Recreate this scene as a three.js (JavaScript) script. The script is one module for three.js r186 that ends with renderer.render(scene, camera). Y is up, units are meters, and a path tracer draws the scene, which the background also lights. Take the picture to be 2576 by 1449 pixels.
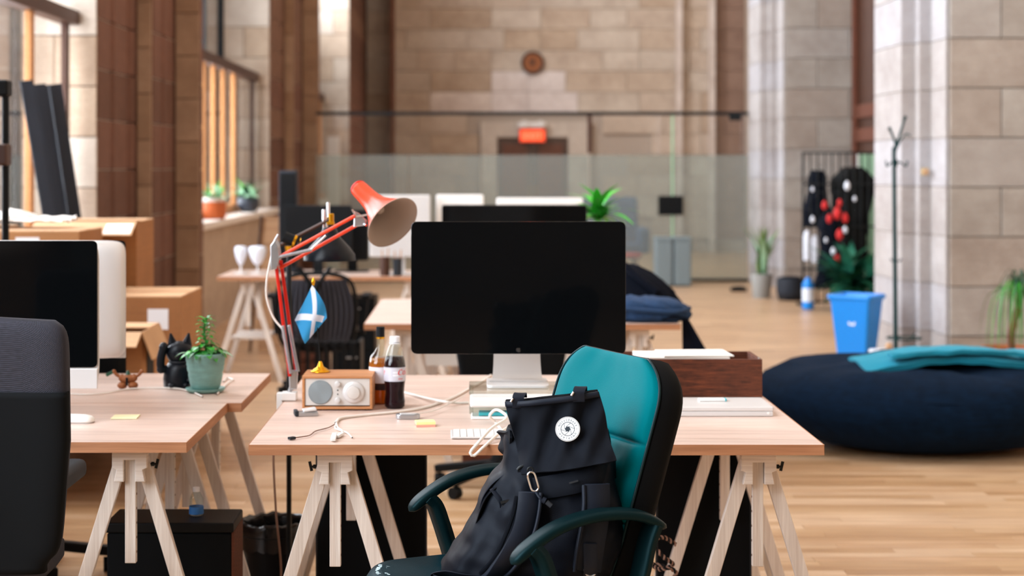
import * as THREE from 'three';
import { RoundedBoxGeometry } from 'three/addons/geometries/RoundedBoxGeometry.js';
import { mergeGeometries } from 'three/addons/utils/BufferGeometryUtils.js';
import { ImprovedNoise } from 'three/addons/math/ImprovedNoise.js';
import { RectAreaLightUniformsLib } from 'three/addons/lights/RectAreaLightUniformsLib.js';

// ---------------------------------------------------------------- camera, sky, daylight, exposure
const F = 4180, CX = 1190, CY = 421, H = 1.477;          // lens in pixels of the 2576 x 1449 frame, its axis, the height of the eye
const scene = new THREE.Scene();
const camera = new THREE.PerspectiveCamera(2 * Math.atan(1028 / F) * 180 / Math.PI, 2772 / 2056, 0.1, 300);
camera.setViewOffset(2772, 2056, 196, 607, 2576, 1449);   // shift lens: the verticals stay parallel
camera.position.set(0, H, 0);
camera.lookAt(0, H, -1);
camera.focus = 4.05;
camera.userData.fStop = 2.8;
const renderer = new THREE.WebGLRenderer({ antialias: true });
renderer.toneMapping = THREE.LinearToneMapping;
renderer.toneMappingExposure = 0.99;
renderer.shadowMap.enabled = true;
RectAreaLightUniformsLib.init();
scene.background = new THREE.Color().setRGB(0.09, 0.44, 0.70);   // even clear northern sky
scene.backgroundIntensity = 1.0;
// daylight of the tall street windows: one soft area light in the upper half of each opening, aimed into the hall
function daylight(x, y0, y1, z0, z1, power) {
  const l = new THREE.RectAreaLight(new THREE.Color(0.93, 0.965, 1.03), power, z1 - z0, y1 - y0);
  l.name = 'daylight_window';
  l.position.set(x, (y0 + y1) / 2, -(z0 + z1) / 2);
  l.rotation.set(0, -Math.PI / 2, 0);                       // a RectAreaLight shines along its own -z: into the hall
  scene.add(l);
}
const DAY = 18;
daylight(-3.68, 1.1, 8.2, -0.8, 3.9, DAY * 0.72);
daylight(-3.39, 1.06, 8.2, 6.7, 11.7, DAY * 0.72);
daylight(-3.12, 1.06, 8.2, 14.6, 18.8, DAY * 0.72);
daylight(-2.85, 3.8, 8.2, 22.5, 25.4, DAY * 1.3);
// the sun stands behind the building and lights only the facades across the street
const sun = new THREE.DirectionalLight(0xfff0dc, 4.5);
sun.name = 'sun'; sun.position.set(30, 45, 0); sun.target.position.set(-14, 0, -46); sun.shadow.camera.left = sun.shadow.camera.bottom = -50; sun.shadow.camera.right = sun.shadow.camera.top = 50; sun.shadow.camera.far = 200; sun.shadow.mapSize.set(2048, 2048);
scene.add(sun, sun.target);

// ---------------------------------------------------------------- helpers
const V = (x, y, z) => new THREE.Vector3(x, y, z);
const S = (Z) => F / Z;
const at = (px, py, Z) => V((px - CX) / S(Z), H - (py - CY) / S(Z), -Z);            // a photographed point at a known distance
const on = (px, py, Y) => at(px, py, (H - Y) * F / (py - CY));                        // a photographed point on a known level
let seed = 7;
const rnd = (a = 1, b) => { seed = (seed * 1664525 + 1013904223) >>> 0; const t = seed / 4294967296; return b === undefined ? t * a : a + (b - a) * t; };
const pn = new ImprovedNoise();
const noise = (x, y, z = 0) => pn.noise(x, y, z);
const names = new Map();
const numbered = (n) => { const k = names.get(n) ?? 0; names.set(n, k + 1); return k ? n + '_' + String(k).padStart(3, '0') : n; };
function mesh(name, geo, mat, parent, label) {
  const g = Array.isArray(geo) ? join(geo) : geo;
  const m = new THREE.Mesh(g, mat); m.castShadow = m.receiveShadow = true;
  if (parent) { m.name = name; let k = 1; while (parent.children.some((c) => c.name === m.name)) m.name = name + '_' + String(k++).padStart(3, '0'); parent.add(m); } else { m.name = numbered(name); scene.add(m); }
  if (label) m.userData.label = label;
  return m;
}
function thing(name, label, category, p = V(0, 0, 0), turn = 0, group) {
  const o = new THREE.Group(); o.name = numbered(name); o.position.copy(p); o.rotation.y = turn; scene.add(o);
  o.userData = { label, category }; if (group) o.userData.group = group;
  return o;
}
const tag = (o, label, category, group) => { Object.assign(o.userData, { label, category }); if (group) o.userData.group = group; return o; };
const struct = (name, geo, mat) => { const m = mesh(name, geo, mat); m.userData.kind = 'structure'; return m; };
function join(list) {
  const l = list.map((g) => { let k = g.index ? g.toNonIndexed() : g.clone(); for (const n of Object.keys(k.attributes)) if (!['position', 'normal', 'uv'].includes(n)) k.deleteAttribute(n); if (!k.attributes.uv) k.setAttribute('uv', new THREE.BufferAttribute(new Float32Array(k.attributes.position.count * 2), 2)); k.morphAttributes = {}; return k; });
  return l.length === 1 ? l[0] : mergeGeometries(l);
}
const mv = (g, x, y, z) => g.translate(x, y, z);
// texture coordinates in metres by the way each face looks; du, dv shift the pattern, along = axis the grain follows
function uvm(g0, { along = 'x', du = 0, dv = 0, s = 1 } = {}) {
  const g = g0.index ? g0.toNonIndexed() : g0, p = g.attributes.position, n = g.attributes.normal, uv = new Float32Array(p.count * 2);
  for (let i = 0; i < p.count; i++) {
    const ax = Math.abs(n.getX(i)), ay = Math.abs(n.getY(i)), az = Math.abs(n.getZ(i)), c = [p.getX(i), p.getY(i), p.getZ(i)];
    let a, b;
    if (ay >= ax && ay >= az) [a, b] = [0, 2]; else if (az >= ax) [a, b] = [0, 1]; else [a, b] = [2, 1];
    const k = 'xyz'.indexOf(along); if (b === k) [a, b] = [b, a];
    uv[i * 2] = c[a] * s + du; uv[i * 2 + 1] = c[b] * s + dv;
  }
  g.setAttribute('uv', new THREE.BufferAttribute(uv, 2));
  return g;
}
const box = (w, h, d, r = 0) => r > 0 ? new RoundedBoxGeometry(w, h, d, 2, Math.min(r, w / 2.01, h / 2.01, d / 2.01)) : new THREE.BoxGeometry(w, h, d);
const bx = (x0, x1, y0, y1, z0, z1, r = 0) => mv(box(x1 - x0, y1 - y0, Math.abs(z1 - z0), r), (x0 + x1) / 2, (y0 + y1) / 2, (z0 + z1) / 2);   // z in world axes
const zb = (x0, x1, y0, y1, Z0, Z1, r = 0) => bx(x0, x1, y0, y1, -Z1, -Z0, r);                                                                    // Z as distance from the eye
const cyl = (r0, r1, h, n = 24) => new THREE.CylinderGeometry(r0, r1, h, n);
function bar(a, b, w, d = w, up = V(0, 0, 1), r = 0) {       // square bar from a to b, w across, d along up
  const L = a.distanceTo(b), g = box(w, L, d, r), y = b.clone().sub(a).normalize(), z = up.clone().sub(y.clone().multiplyScalar(up.dot(y))).normalize(), x = y.clone().cross(z);
  return g.applyMatrix4(new THREE.Matrix4().makeBasis(x, y, z).setPosition(a.clone().add(b).multiplyScalar(0.5)));
}
const rod = (a, b, r, n = 12, r1 = r) => cyl(r1, r, a.distanceTo(b), n).applyQuaternion(new THREE.Quaternion().setFromUnitVectors(V(0, 1, 0), b.clone().sub(a).normalize())).translate((a.x + b.x) / 2, (a.y + b.y) / 2, (a.z + b.z) / 2);
const tube = (pts, r, n = 8, seg = pts.length * 8, closed = false) => new THREE.TubeGeometry(new THREE.CatmullRomCurve3(pts, closed, 'centripetal'), seg, r, n, closed);
const lathe = (pr, n = 32) => new THREE.LatheGeometry(pr.map(([r, y]) => new THREE.Vector2(Math.max(r, 1e-4), y)), n);
function ext(pts, depth, bevel = 0, holes = []) {             // outline in x, y, from z = 0 to depth
  const s = pts instanceof THREE.Shape ? pts : new THREE.Shape(pts.map(([x, y]) => new THREE.Vector2(x, y)));
  for (const h of holes) s.holes.push(new THREE.Path(h.map(([x, y]) => new THREE.Vector2(x, y))));
  return new THREE.ExtrudeGeometry(s, { depth: depth - 2 * bevel, bevelEnabled: bevel > 0, bevelThickness: bevel, bevelSize: bevel, bevelOffset: -bevel, bevelSegments: 2, curveSegments: 12 }).translate(0, 0, bevel);
}
const plan = (pts, y0, y1, bevel = 0) => ext(pts.map(([x, Z]) => [x, Z]), y1 - y0, bevel).rotateX(-Math.PI / 2).translate(0, y0, 0);   // outline in x, distance
function rr(w, h, r) { const s = new THREE.Shape(), x = -w / 2, y = -h / 2; s.moveTo(x + r, y); s.lineTo(x + w - r, y); s.quadraticCurveTo(x + w, y, x + w, y + r); s.lineTo(x + w, y + h - r); s.quadraticCurveTo(x + w, y + h, x + w - r, y + h); s.lineTo(x + r, y + h); s.quadraticCurveTo(x, y + h, x, y + h - r); s.lineTo(x, y + r); s.quadraticCurveTo(x, y, x + r, y); return s; }
function surf(nu, nv, f) {                                    // sheet f(u, v) -> Vector3
  const p = [], uv = [], idx = [];
  for (let j = 0; j <= nv; j++) for (let i = 0; i <= nu; i++) { const q = f(i / nu, j / nv); p.push(q.x, q.y, q.z); uv.push(i / nu, j / nv); }
  for (let j = 0; j < nv; j++) for (let i = 0; i < nu; i++) { const a = j * (nu + 1) + i, b = a + 1, c = a + nu + 1, d = c + 1; idx.push(a, b, d, a, d, c); }
  const g = new THREE.BufferGeometry(); g.setAttribute('position', new THREE.Float32BufferAttribute(p, 3)); g.setAttribute('uv', new THREE.Float32BufferAttribute(uv, 2)); g.setIndex(idx); g.computeVertexNormals();
  return g;
}
function slabOf(nu, nv, f, th) {                              // sheet with thickness th (closed)
  const top = surf(nu, nv, f), n = top.attributes.normal, p = top.attributes.position, q = (k, s) => V(p.getX(k), p.getY(k), p.getZ(k)).addScaledVector(V(n.getX(k), n.getY(k), n.getZ(k)), s);
  const P = (i, j) => q(j * (nu + 1) + i, th / 2), Q = (i, j) => q(j * (nu + 1) + i, -th / 2);
  const ring = []; for (let i = 0; i < nu; i++) ring.push([i, 0]); for (let j = 0; j < nv; j++) ring.push([nu, j]); for (let i = nu; i > 0; i--) ring.push([i, nv]); for (let j = nv; j > 0; j--) ring.push([0, j]);
  return join([surf(nu, nv, (u, v) => P(Math.round(u * nu), Math.round(v * nv))), surf(nu, nv, (u, v) => Q(Math.round((1 - u) * nu), Math.round(v * nv))),
    surf(ring.length, 1, (u, v) => { const [i, j] = ring[Math.round(u * ring.length) % ring.length]; return v ? P(i, j) : Q(i, j); })]);
}
function loft(rings, caps = true) {                           // closed rings of equal length, smooth skin
  const n = rings[0].length, p = [], uv = [], idx = [];
  rings.forEach((r, j) => { for (let i = 0; i <= n; i++) { const q = r[i % n]; p.push(q.x, q.y, q.z); uv.push(i / n, j / (rings.length - 1)); } });
  for (let j = 0; j < rings.length - 1; j++) for (let i = 0; i < n; i++) { const a = j * (n + 1) + i, b = a + 1, c = a + n + 1, d = c + 1; idx.push(a, b, d, a, d, c); }
  if (caps) for (const [r, flip] of [[0, 1], [rings.length - 1, 0]]) {
    const c = rings[r].reduce((s, q) => s.add(q), V(0, 0, 0)).multiplyScalar(1 / n), k = p.length / 3; p.push(c.x, c.y, c.z); uv.push(0.5, 0.5);
    for (let i = 0; i < n; i++) { const a = r * (n + 1) + i; flip ? idx.push(k, a + 1, a) : idx.push(k, a, a + 1); }
  }
  const g = new THREE.BufferGeometry(); g.setAttribute('position', new THREE.Float32BufferAttribute(p, 3)); g.setAttribute('uv', new THREE.Float32BufferAttribute(uv, 2)); g.setIndex(idx); g.computeVertexNormals();
  const nn = g.attributes.normal;                             // close the seam
  rings.forEach((r, j) => { const a = j * (n + 1), b = a + n, s = V(nn.getX(a) + nn.getX(b), nn.getY(a) + nn.getY(b), nn.getZ(a) + nn.getZ(b)).normalize(); nn.setXYZ(a, s.x, s.y, s.z); nn.setXYZ(b, s.x, s.y, s.z); });
  return g;
}
const sup = (t, e) => Math.sign(Math.cos(t)) * Math.pow(Math.abs(Math.cos(t)), e), sus = (t, e) => Math.sign(Math.sin(t)) * Math.pow(Math.abs(Math.sin(t)), e);
function strap(pts, w, th, side, seg = 40) {                  // webbing along pts, width along side(t)
  const c = new THREE.CatmullRomCurve3(pts, false, 'centripetal'), sd = typeof side === 'function' ? side : () => side, rings = [];
  for (let i = 0; i <= seg; i++) {
    const t = i / seg, p = c.getPoint(t), d = c.getTangent(t), s0 = sd(t).clone(), s = s0.sub(d.clone().multiplyScalar(s0.dot(d))).normalize(), n = d.clone().cross(s);
    rings.push([[1, 1], [-1, 1], [-1, -1], [1, -1]].map(([a, b]) => p.clone().addScaledVector(s, a * w / 2).addScaledVector(n, b * th / 2)));
  }
  return loft(rings).toNonIndexed();
}
const flat = (g) => { const k = g.index ? g.toNonIndexed() : g; k.computeVertexNormals(); return k; };

// ---------------------------------------------------------------- textures and materials
function tex(w, h, f, srgb = true) {
  const d = new Uint8Array(w * h * 4);
  for (let y = 0; y < h; y++) for (let x = 0; x < w; x++) { const c = f(x / w, y / h), o = (y * w + x) * 4; for (let k = 0; k < 3; k++) d[o + k] = Math.max(0, Math.min(255, (Array.isArray(c) ? c[k] : c) * 255)); d[o + 3] = 255; }
  const t = new THREE.DataTexture(d, w, h); t.wrapS = t.wrapT = THREE.RepeatWrapping; t.magFilter = THREE.LinearFilter; t.minFilter = THREE.LinearFilter; if (srgb) t.colorSpace = THREE.SRGBColorSpace; t.needsUpdate = true;
  return t;
}
const rep = (t, a, b) => { const k = t.clone(); k.repeat.set(a, b); k.needsUpdate = true; return k; };
const per = (u, v, fx, fy, z = 0) => {                         // noise that repeats with the tile
  const x = u * fx, y = v * fy, a = u, b = v;
  return (noise(x, y, z) * (1 - a) + noise(x - fx, y, z) * a) * (1 - b) + (noise(x, y - fy, z) * (1 - a) + noise(x - fx, y - fy, z) * a) * b;
};
function canvas(w, h, draw) { const c = document.createElement('canvas'); c.width = w; c.height = h; const x = c.getContext('2d'); draw(x, w, h); const t = new THREE.CanvasTexture(c); t.colorSpace = THREE.SRGBColorSpace; t.magFilter = THREE.LinearFilter; return t; }
const T = {};
T.wood = tex(512, 512, (u, v) => { const w = per(u, v, 3, 26, 2) * 0.10 + per(u, v, 5, 90, 5) * 0.09 + per(u, v, 16, 220, 9) * 0.06, s = ((Math.floor(v * 8) * 37) % 11) / 11 * 0.07 - 0.03; const k = 0.92 + w + s; return [k, k * (0.985 + w * 0.25), k * (0.97 + w * 0.4)]; });
T.oak = tex(512, 512, (u, v) => { const w = per(u, v, 3, 14, 12) * 0.16 + per(u, v, 6, 60, 15) * 0.14 + per(u, v, 14, 200, 19) * 0.10; const k = 0.9 + w; return [k, k * (0.98 + w * 0.3), k * (0.95 + w * 0.5)]; });
T.dark = tex(512, 512, (u, v) => { const w = per(u, v, 4, 18, 31) * 0.35 + per(u, v, 9, 90, 35) * 0.35 + per(u, v, 30, 260, 39) * 0.25; const k = 0.74 + w; return [k, k * 0.95, k * 0.92]; });
T.stone = tex(512, 512, (u, v) => { const w = per(u, v, 4, 4, 41) * 0.10 + per(u, v, 14, 14, 43) * 0.06 + per(u, v, 70, 70, 47) * 0.06 + per(u, v, 6, 40, 49) * 0.03; const k = 0.92 + w; return [k, k * (0.985 + w * 0.2), k * (0.97 + w * 0.3)]; });
T.stoneB = tex(256, 256, (u, v) => 0.5 + per(u, v, 20, 20, 3) * 0.3 + per(u, v, 60, 60, 6) * 0.3, false);
T.weave = tex(256, 256, (u, v) => 0.5 + 0.25 * Math.sin(u * 2 * Math.PI * 32) * Math.sign(Math.sin(v * 2 * Math.PI * 32)) + 0.25 * Math.sin(v * 2 * Math.PI * 32) * Math.sign(Math.sin(u * 2 * Math.PI * 32)), false);
T.melange = tex(256, 256, (u, v) => { const k = 0.8 + per(u, v, 16, 128, 4) * 0.22 + per(u, v, 128, 16, 8) * 0.22 + per(u, v, 100, 100, 1) * 0.3; return [k, k, k * 1.02]; });
T.leather = tex(256, 256, (u, v) => 0.5 + Math.abs(per(u, v, 24, 24, 3)) * 0.5 + per(u, v, 60, 60, 9) * 0.3, false);
T.card = tex(256, 256, (u, v) => { const k = 0.93 + per(u, v, 5, 5, 21) * 0.08 + per(u, v, 3, 70, 25) * 0.05 + per(u, v, 90, 90, 27) * 0.05; return [k, k * 0.985, k * 0.96]; });
T.floor = tex(1024, 1024, (u, v) => {                        // strip flooring beyond the boards that are built: 2.24 m tile, boards 70 mm wide
  const row = Math.floor(v * 32), f = v * 32 - row, off = ((row * 73) % 32) / 32 + row * 0.31, seg = Math.floor((u + off) * 3), q = (u + off) * 3 - seg;
  const h = Math.abs(Math.sin(row * 12.9898 + (((seg % 3) + 3) % 3) * 78.233) * 43758.5453) % 1, joint = f < 0.05 || q < 0.004 ? 0.80 : 1;
  const w = per(u, v, 5, 90, 12) * 0.12 + per(u, v, 12, 300, 15) * 0.12, k = (0.82 + h * 0.16 + w) * joint; return [k, k * (0.96 + h * 0.03), k * (0.93 + h * 0.04)];
});
const std = (o) => new THREE.MeshStandardMaterial(o), phy = (o) => new THREE.MeshPhysicalMaterial(o);
const c3 = (r, g, b) => new THREE.Color().setRGB(r, g, b);
const M = {
  deskEdge: std({ color: 0xc88f68, map: rep(T.wood, 1.1, 1.6), roughness: 0.5 }),  // the orange tone of the beech itself, on thin added edge strips
  desk: phy({ color: 0xefd6c9, map: rep(T.wood, 1.1, 1.6), roughness: 0.4, clearcoat: 0.55, clearcoatRoughness: 0.34 }),  // beech made paler: glancing sheen of the top put into its colour
  boards: [0xd2b08c, 0xc9a57e, 0xd9b998, 0xbf9972, 0xcea984].map((c) => std({ color: c, map: rep(T.oak, 0.9, 5), roughness: 0.34 })),
  floor: std({ color: 0xd8b591, map: rep(T.floor, 1 / 2.24, 1 / 2.24), roughness: 0.34 }),
  gap: std({ color: 0x5a3f2a, roughness: 0.9 }),
  stone: [0xcbbdae, 0xc6b3a0, 0xd2c7bb, 0xc0ab96, 0xcab9a8].map((c) => std({ color: c, map: rep(T.stone, 0.7, 0.7), bumpMap: rep(T.stoneB, 1.5, 1.5), bumpScale: 0.003, roughness: 0.85 })),
  stoneNear: [0xa8a29b, 0xa69c93, 0xaca7a2].map((c) => std({ color: c, map: rep(T.stone, 0.7, 0.7), bumpMap: rep(T.stoneB, 1.5, 1.5), bumpScale: 0.003, roughness: 0.85 })),
  stoneShade: std({ color: 0x947868, map: rep(T.stone, 0.7, 0.7), roughness: 0.85 }),  // back wall stone with shade put into its colour
  stonePale: [0xb4b2b6, 0xb2adac].map((c) => std({ color: c, map: rep(T.stone, 0.7, 0.7), roughness: 0.85 })),
  brown: [0x7a5342, 0x6d4938, 0x83604c].map((c) => std({ color: c, map: rep(T.stone, 0.7, 0.7), bumpMap: rep(T.stoneB, 1.5, 1.5), bumpScale: 0.003, roughness: 0.85 })),  // left pier stone, browned: shade of the aisle faces put into the colour
  paleBlock: [0xe2d8d4, 0xdccfc6].map((c) => std({ color: c, map: rep(T.stone, 0.7, 0.7), roughness: 0.85 })),
  tan: [0xb0937a, 0xa98a70, 0xb89c84].map((c) => std({ color: c, map: rep(T.stone, 0.7, 0.7), roughness: 0.85 })),  // same pier stone, paler: light on the steps put into the colour
  mortar: std({ color: 0xab9c8e, roughness: 0.95 }),
  plaster: std({ color: 0xc9b7a4, map: rep(T.stone, 0.4, 0.4), roughness: 0.9 }),
  ceiling: std({ color: 0xd8cabb, roughness: 0.95 }),
  timber: std({ color: 0xd2955c, map: rep(T.oak, 2, 6), roughness: 0.5 }),
  timberDark: std({ color: 0x4a2a1a, map: rep(T.oak, 2, 6), roughness: 0.5 }),
  glass: phy({ color: 0xffffff, roughness: 0.02, transmission: 1, thickness: 0 }),
  frost: phy({ color: c3(0.78, 0.84, 0.82), roughness: 0.33, transmission: 0.94, thickness: 0 }),
  clear: phy({ color: 0xf4faf8, roughness: 0.03, transmission: 1, thickness: 0 }),
  whiteWood: std({ color: 0xf6eee6, map: rep(T.wood, 1, 2), roughness: 0.55 }),
  white: std({ color: 0xe8e6e2, roughness: 0.4 }),
  paper: std({ color: 0xf0ece6, roughness: 0.85 }),
  cord: std({ color: 0xe6e0d8, roughness: 0.5 }),
  cordBrown: std({ color: 0x9a7868, roughness: 0.6 }),
  black: phy({ color: c3(0.004, 0.005, 0.006), roughness: 0.5, specularIntensity: 0.35 }),
  blackMatt: phy({ color: c3(0.007, 0.008, 0.009), roughness: 0.85, specularIntensity: 0.12 }),
  blackMetal: phy({ color: c3(0.006, 0.009, 0.011), roughness: 0.4, specularIntensity: 0.5 }),
  darkGrey: phy({ color: c3(0.022, 0.025, 0.03), roughness: 0.6, specularIntensity: 0.4 }),
  slat: phy({ color: c3(0.02, 0.025, 0.035), roughness: 0.6, specularIntensity: 0.5 }),
  screen: phy({ color: c3(0.002, 0.0025, 0.003), roughness: 0.06, specularIntensity: 0.3 }),
  alu: std({ color: 0xd4d2d0, metalness: 0.25, roughness: 0.38 }),
  steel: std({ color: 0xb9bcc0, metalness: 0.9, roughness: 0.3 }),
  chrome: std({ color: 0xdadde0, metalness: 1, roughness: 0.18 }),
  brass: std({ color: 0xe0a422, metalness: 0.9, roughness: 0.25 }),
  red: phy({ color: 0xcc1c08, roughness: 0.4, specularIntensity: 0.5, clearcoat: 0.1, clearcoatRoughness: 0.2 }),
  orange: phy({ color: 0xea4016, roughness: 0.4, specularIntensity: 0.6, clearcoat: 0.2, clearcoatRoughness: 0.2 }),
  lampIn: std({ color: 0xa08c7c, roughness: 0.6 }),
  teal: phy({ color: c3(0.0, 0.12, 0.14), roughness: 0.44, bumpMap: rep(T.leather, 6, 6), bumpScale: 0.00035, specularIntensity: 0.06, specularColor: c3(0.12, 0.75, 0.85) }),
  seat: phy({ color: c3(0.001, 0.014, 0.02), roughness: 0.38, specularIntensity: 0.14, bumpMap: rep(T.leather, 6, 6), bumpScale: 0.0006, specularColor: c3(0.4, 0.9, 1) }),
  plastic: phy({ color: c3(0.002, 0.010, 0.012), roughness: 0.42, specularIntensity: 0.25, specularColor: c3(0.4, 0.9, 1) }),
  shell: phy({ color: c3(0.003, 0.0035, 0.004), roughness: 0.75, specularIntensity: 0.15 }),
  nylon: phy({ color: c3(0.0016, 0.0024, 0.0050), roughness: 0.46, bumpMap: rep(T.weave, 7, 7), bumpScale: 0.0002, specularIntensity: 0.26, specularColor: c3(0.75, 0.85, 1) }),
  nylonDark: phy({ color: c3(0.002, 0.0025, 0.004), roughness: 0.7, specularIntensity: 0.2 }),
  web: phy({ color: c3(0.006, 0.010, 0.019), roughness: 0.55, specularIntensity: 0.4 }),
  grey: std({ color: c3(0.034, 0.035, 0.05), map: rep(T.melange, 6, 4), bumpMap: rep(T.weave, 4, 4), bumpScale: 0.0006, roughness: 0.95 }),
  charcoal: std({ color: c3(0.011, 0.011, 0.011), map: rep(T.melange, 3, 3), roughness: 0.95 }),
  navy: phy({ color: c3(0.0018, 0.0115, 0.030), map: T.melange, roughness: 0.95, specularIntensity: 0.2, sheen: 0.12, sheenColor: c3(0.1, 0.2, 0.4) }),
  blanket: phy({ color: c3(0.0, 0.2, 0.30), roughness: 0.95, sheen: 0.4, sheenColor: c3(0.2, 0.6, 0.7) }),
  denim: std({ color: c3(0.007, 0.05, 0.14), map: T.melange, roughness: 0.9 }),
  jacket: phy({ color: c3(0.004, 0.007, 0.016), map: T.melange, roughness: 0.9, specularIntensity: 0.3 }),
  blue: phy({ color: c3(0.0, 0.24, 0.78), roughness: 0.38 }),
  card: [0xb98556, 0xa97446, 0xc79a70].map((c) => std({ color: c, map: T.card, roughness: 0.85 })),
  cardIn: std({ color: 0xd9b18a, map: T.card, roughness: 0.85 }),
  label: std({ color: 0xeef0f4, roughness: 0.6 }),
  tealPot: std({ color: 0x7fb4b0, map: T.stone, roughness: 0.5 }),
  terracotta: std({ color: 0xb8663c, map: T.stone, roughness: 0.8 }),
  soil: std({ color: 0x2a1a12, roughness: 1 }),
  leaf: phy({ color: 0x2f9a2a, roughness: 0.35, transmission: 0.15, thickness: 0 }),
  leafDark: phy({ color: 0x12452e, roughness: 0.4 }),
  leafPale: std({ color: 0x9cc7a4, roughness: 0.6 }),
  leafOlive: std({ color: 0x5d7a3c, roughness: 0.7 }),
  trunk: std({ color: 0x8a5a38, map: T.dark, roughness: 0.9 }),
  cat: phy({ color: c3(0.003, 0.005, 0.009), roughness: 0.35, specularIntensity: 0.45 }),
  toy: std({ color: 0x9a5a2c, map: T.wood, roughness: 0.6 }),
  crate: std({ color: 0x7d4428, map: rep(T.dark, 3, 6), roughness: 0.75 }),
  face: std({ color: 0xcfcac4, metalness: 0.1, roughness: 0.4 }),
  case: std({ color: 0xc88a58, map: rep(T.wood, 2, 4), roughness: 0.5 }),
  cap: std({ color: 0xeceff4, roughness: 0.35 }),
  cola: phy({ color: c3(0.012, 0.002, 0.004), roughness: 0.1, specularIntensity: 0.45 }),
  whisky: phy({ color: c3(0.55, 0.16, 0.01), roughness: 0.1, transmission: 0.5, thickness: 0 }),
  post: std({ color: 0xf2ecc0, roughness: 0.9 }),
  postGreen: std({ color: 0xdde6a0, roughness: 0.9 }),
  pink: std({ color: 0xe8a08c, roughness: 0.9 }),
  cyan: std({ color: 0x1fa7b4, roughness: 0.5 }),
  redMatt: std({ color: 0xc81f22, roughness: 0.7 }),
  pearl: std({ color: 0xdfe6f2, roughness: 0.5 }),
  glow: std({ color: 0xff5a2a, emissive: 0xff3d12, emissiveIntensity: 1.1, roughness: 0.5 }),
  ply: std({ color: 0xcaa27c, map: T.wood, roughness: 0.7 }),
  facade: std({ color: 0xc8b69c, map: T.stone, roughness: 0.9 }),
};

// ---------------------------------------------------------------- the hall
const HALL = 9.0;
// floor: a slab in which the oak boards in front of the eye are laid one by one
const PX0 = -1.9, PX1 = 3.1, PZ0 = 5.95, PZ1 = 8.75;
const floor = struct('floor', [zb(-4.6, 5.2, -0.25, 0, -9.4, PZ0), zb(-4.6, 5.2, -0.25, 0, PZ1, 34), zb(-4.6, PX0, -0.25, 0, PZ0, PZ1), zb(PX1, 5.2, -0.25, 0, PZ0, PZ1)].map((g) => uvm(g)), M.floor);
mesh('underlay', zb(PX0, PX1, -0.25, -0.02, PZ0, PZ1), M.gap, floor);
{
  const shapes = [0.62, 0.86, 1.1, 1.36].map((L) => [0, 1, 2].map((k) => uvm(box(L - 0.0016, 0.018, 0.0684, 0.0012), { du: k * 3.37 + L, dv: k * 1.91 })));
  for (let r = 0; r < 40; r++) {
    let x = PX0 + (r % 7 ? -rnd(0.5) : 0);
    while (x < PX1 - 0.01) {
      const k = Math.floor(rnd(4)), L = [0.62, 0.86, 1.1, 1.36][k], a = Math.max(x, PX0), b = Math.min(x + L, PX1);
      if (b - a > 0.05) {
        const p = mesh('floor_board', shapes[k][Math.floor(rnd(3))], M.boards[Math.floor(rnd(5))], floor);
        p.position.set((a + b) / 2, -0.0092 + rnd(-0.0003, 0.0003), -(PZ0 + 0.035 + r * 0.07)); p.scale.x = (b - a) / L;
      }
      x += L;
    }
  }
}
struct('ceiling', zb(-4.6, 5.2, HALL, HALL + 0.3, -9.4, 34), M.ceiling);
struct('wall_front', uvm(zb(-4.6, 5.2, 0, HALL, -9.4, -9.0)), M.plaster);
struct('wall_right', uvm(zb(4.75, 5.1, 0, HALL, -9.0, 34)), M.plaster);

// stone facing of a wall that looks at the camera: every block a piece
function facing(parent, Z, x0, x1, y0, course, rows, len, mats, { off = 0, skip, th = 0.05, vary = 0.25 } = {}) {
  for (let r = 0; r < rows; r++) {
    let x = x0 - ((r % 2 ? 0.5 : 0) + off) * len % len;
    while (x < x1 - 0.03) {
      const L = len * (1 + (vary ? (Math.floor(rnd(3)) - 1) * vary : 0)), a = Math.max(x, x0), b = Math.min(x + L, x1), ya = y0 + r * course, yb = ya + course;
      if (b - a > 0.06 && !(skip && skip(a, b, ya, yb))) {
        const m = Array.isArray(mats) ? mats[Math.floor(rnd(mats.length))] : mats((a + b) / 2, (ya + yb) / 2);
        mesh('stone_block', uvm(zb(a + 0.003, b - 0.003, ya + 0.0032, yb - 0.0032, Z, Z + th + rnd(-0.008, 0.008), 0.006).translate(0, 0, rnd(-0.003, 0.003)), { du: rnd(9), dv: rnd(9) }), m, parent);
      }
      x += L;
    }
  }
}
// a moulded pier: core, and stone courses that follow its plan
function pier(name, outline, core, y0, course, rows, mats) {
  const p = struct(name, uvm(plan(core, 0, HALL)), M.mortar);
  const g = plan(outline, 0.004, course - 0.006, 0.004);
  for (let r = 0; r < rows; r++) { const m = mesh('stone_course', uvm(g.clone(), { du: rnd(9), dv: rnd(9) }), mats[Math.floor(rnd(mats.length))], p); m.position.y = y0 + r * course; }
  mesh('stone_shaft', uvm(plan(outline, y0 + rows * course, HALL)), mats[0], p);
  if (y0 > 0.02) mesh('stone_plinth', uvm(plan(outline, 0, y0 - 0.006)), mats[1], p);
  return p;
}
const C = 0.3655;
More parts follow.
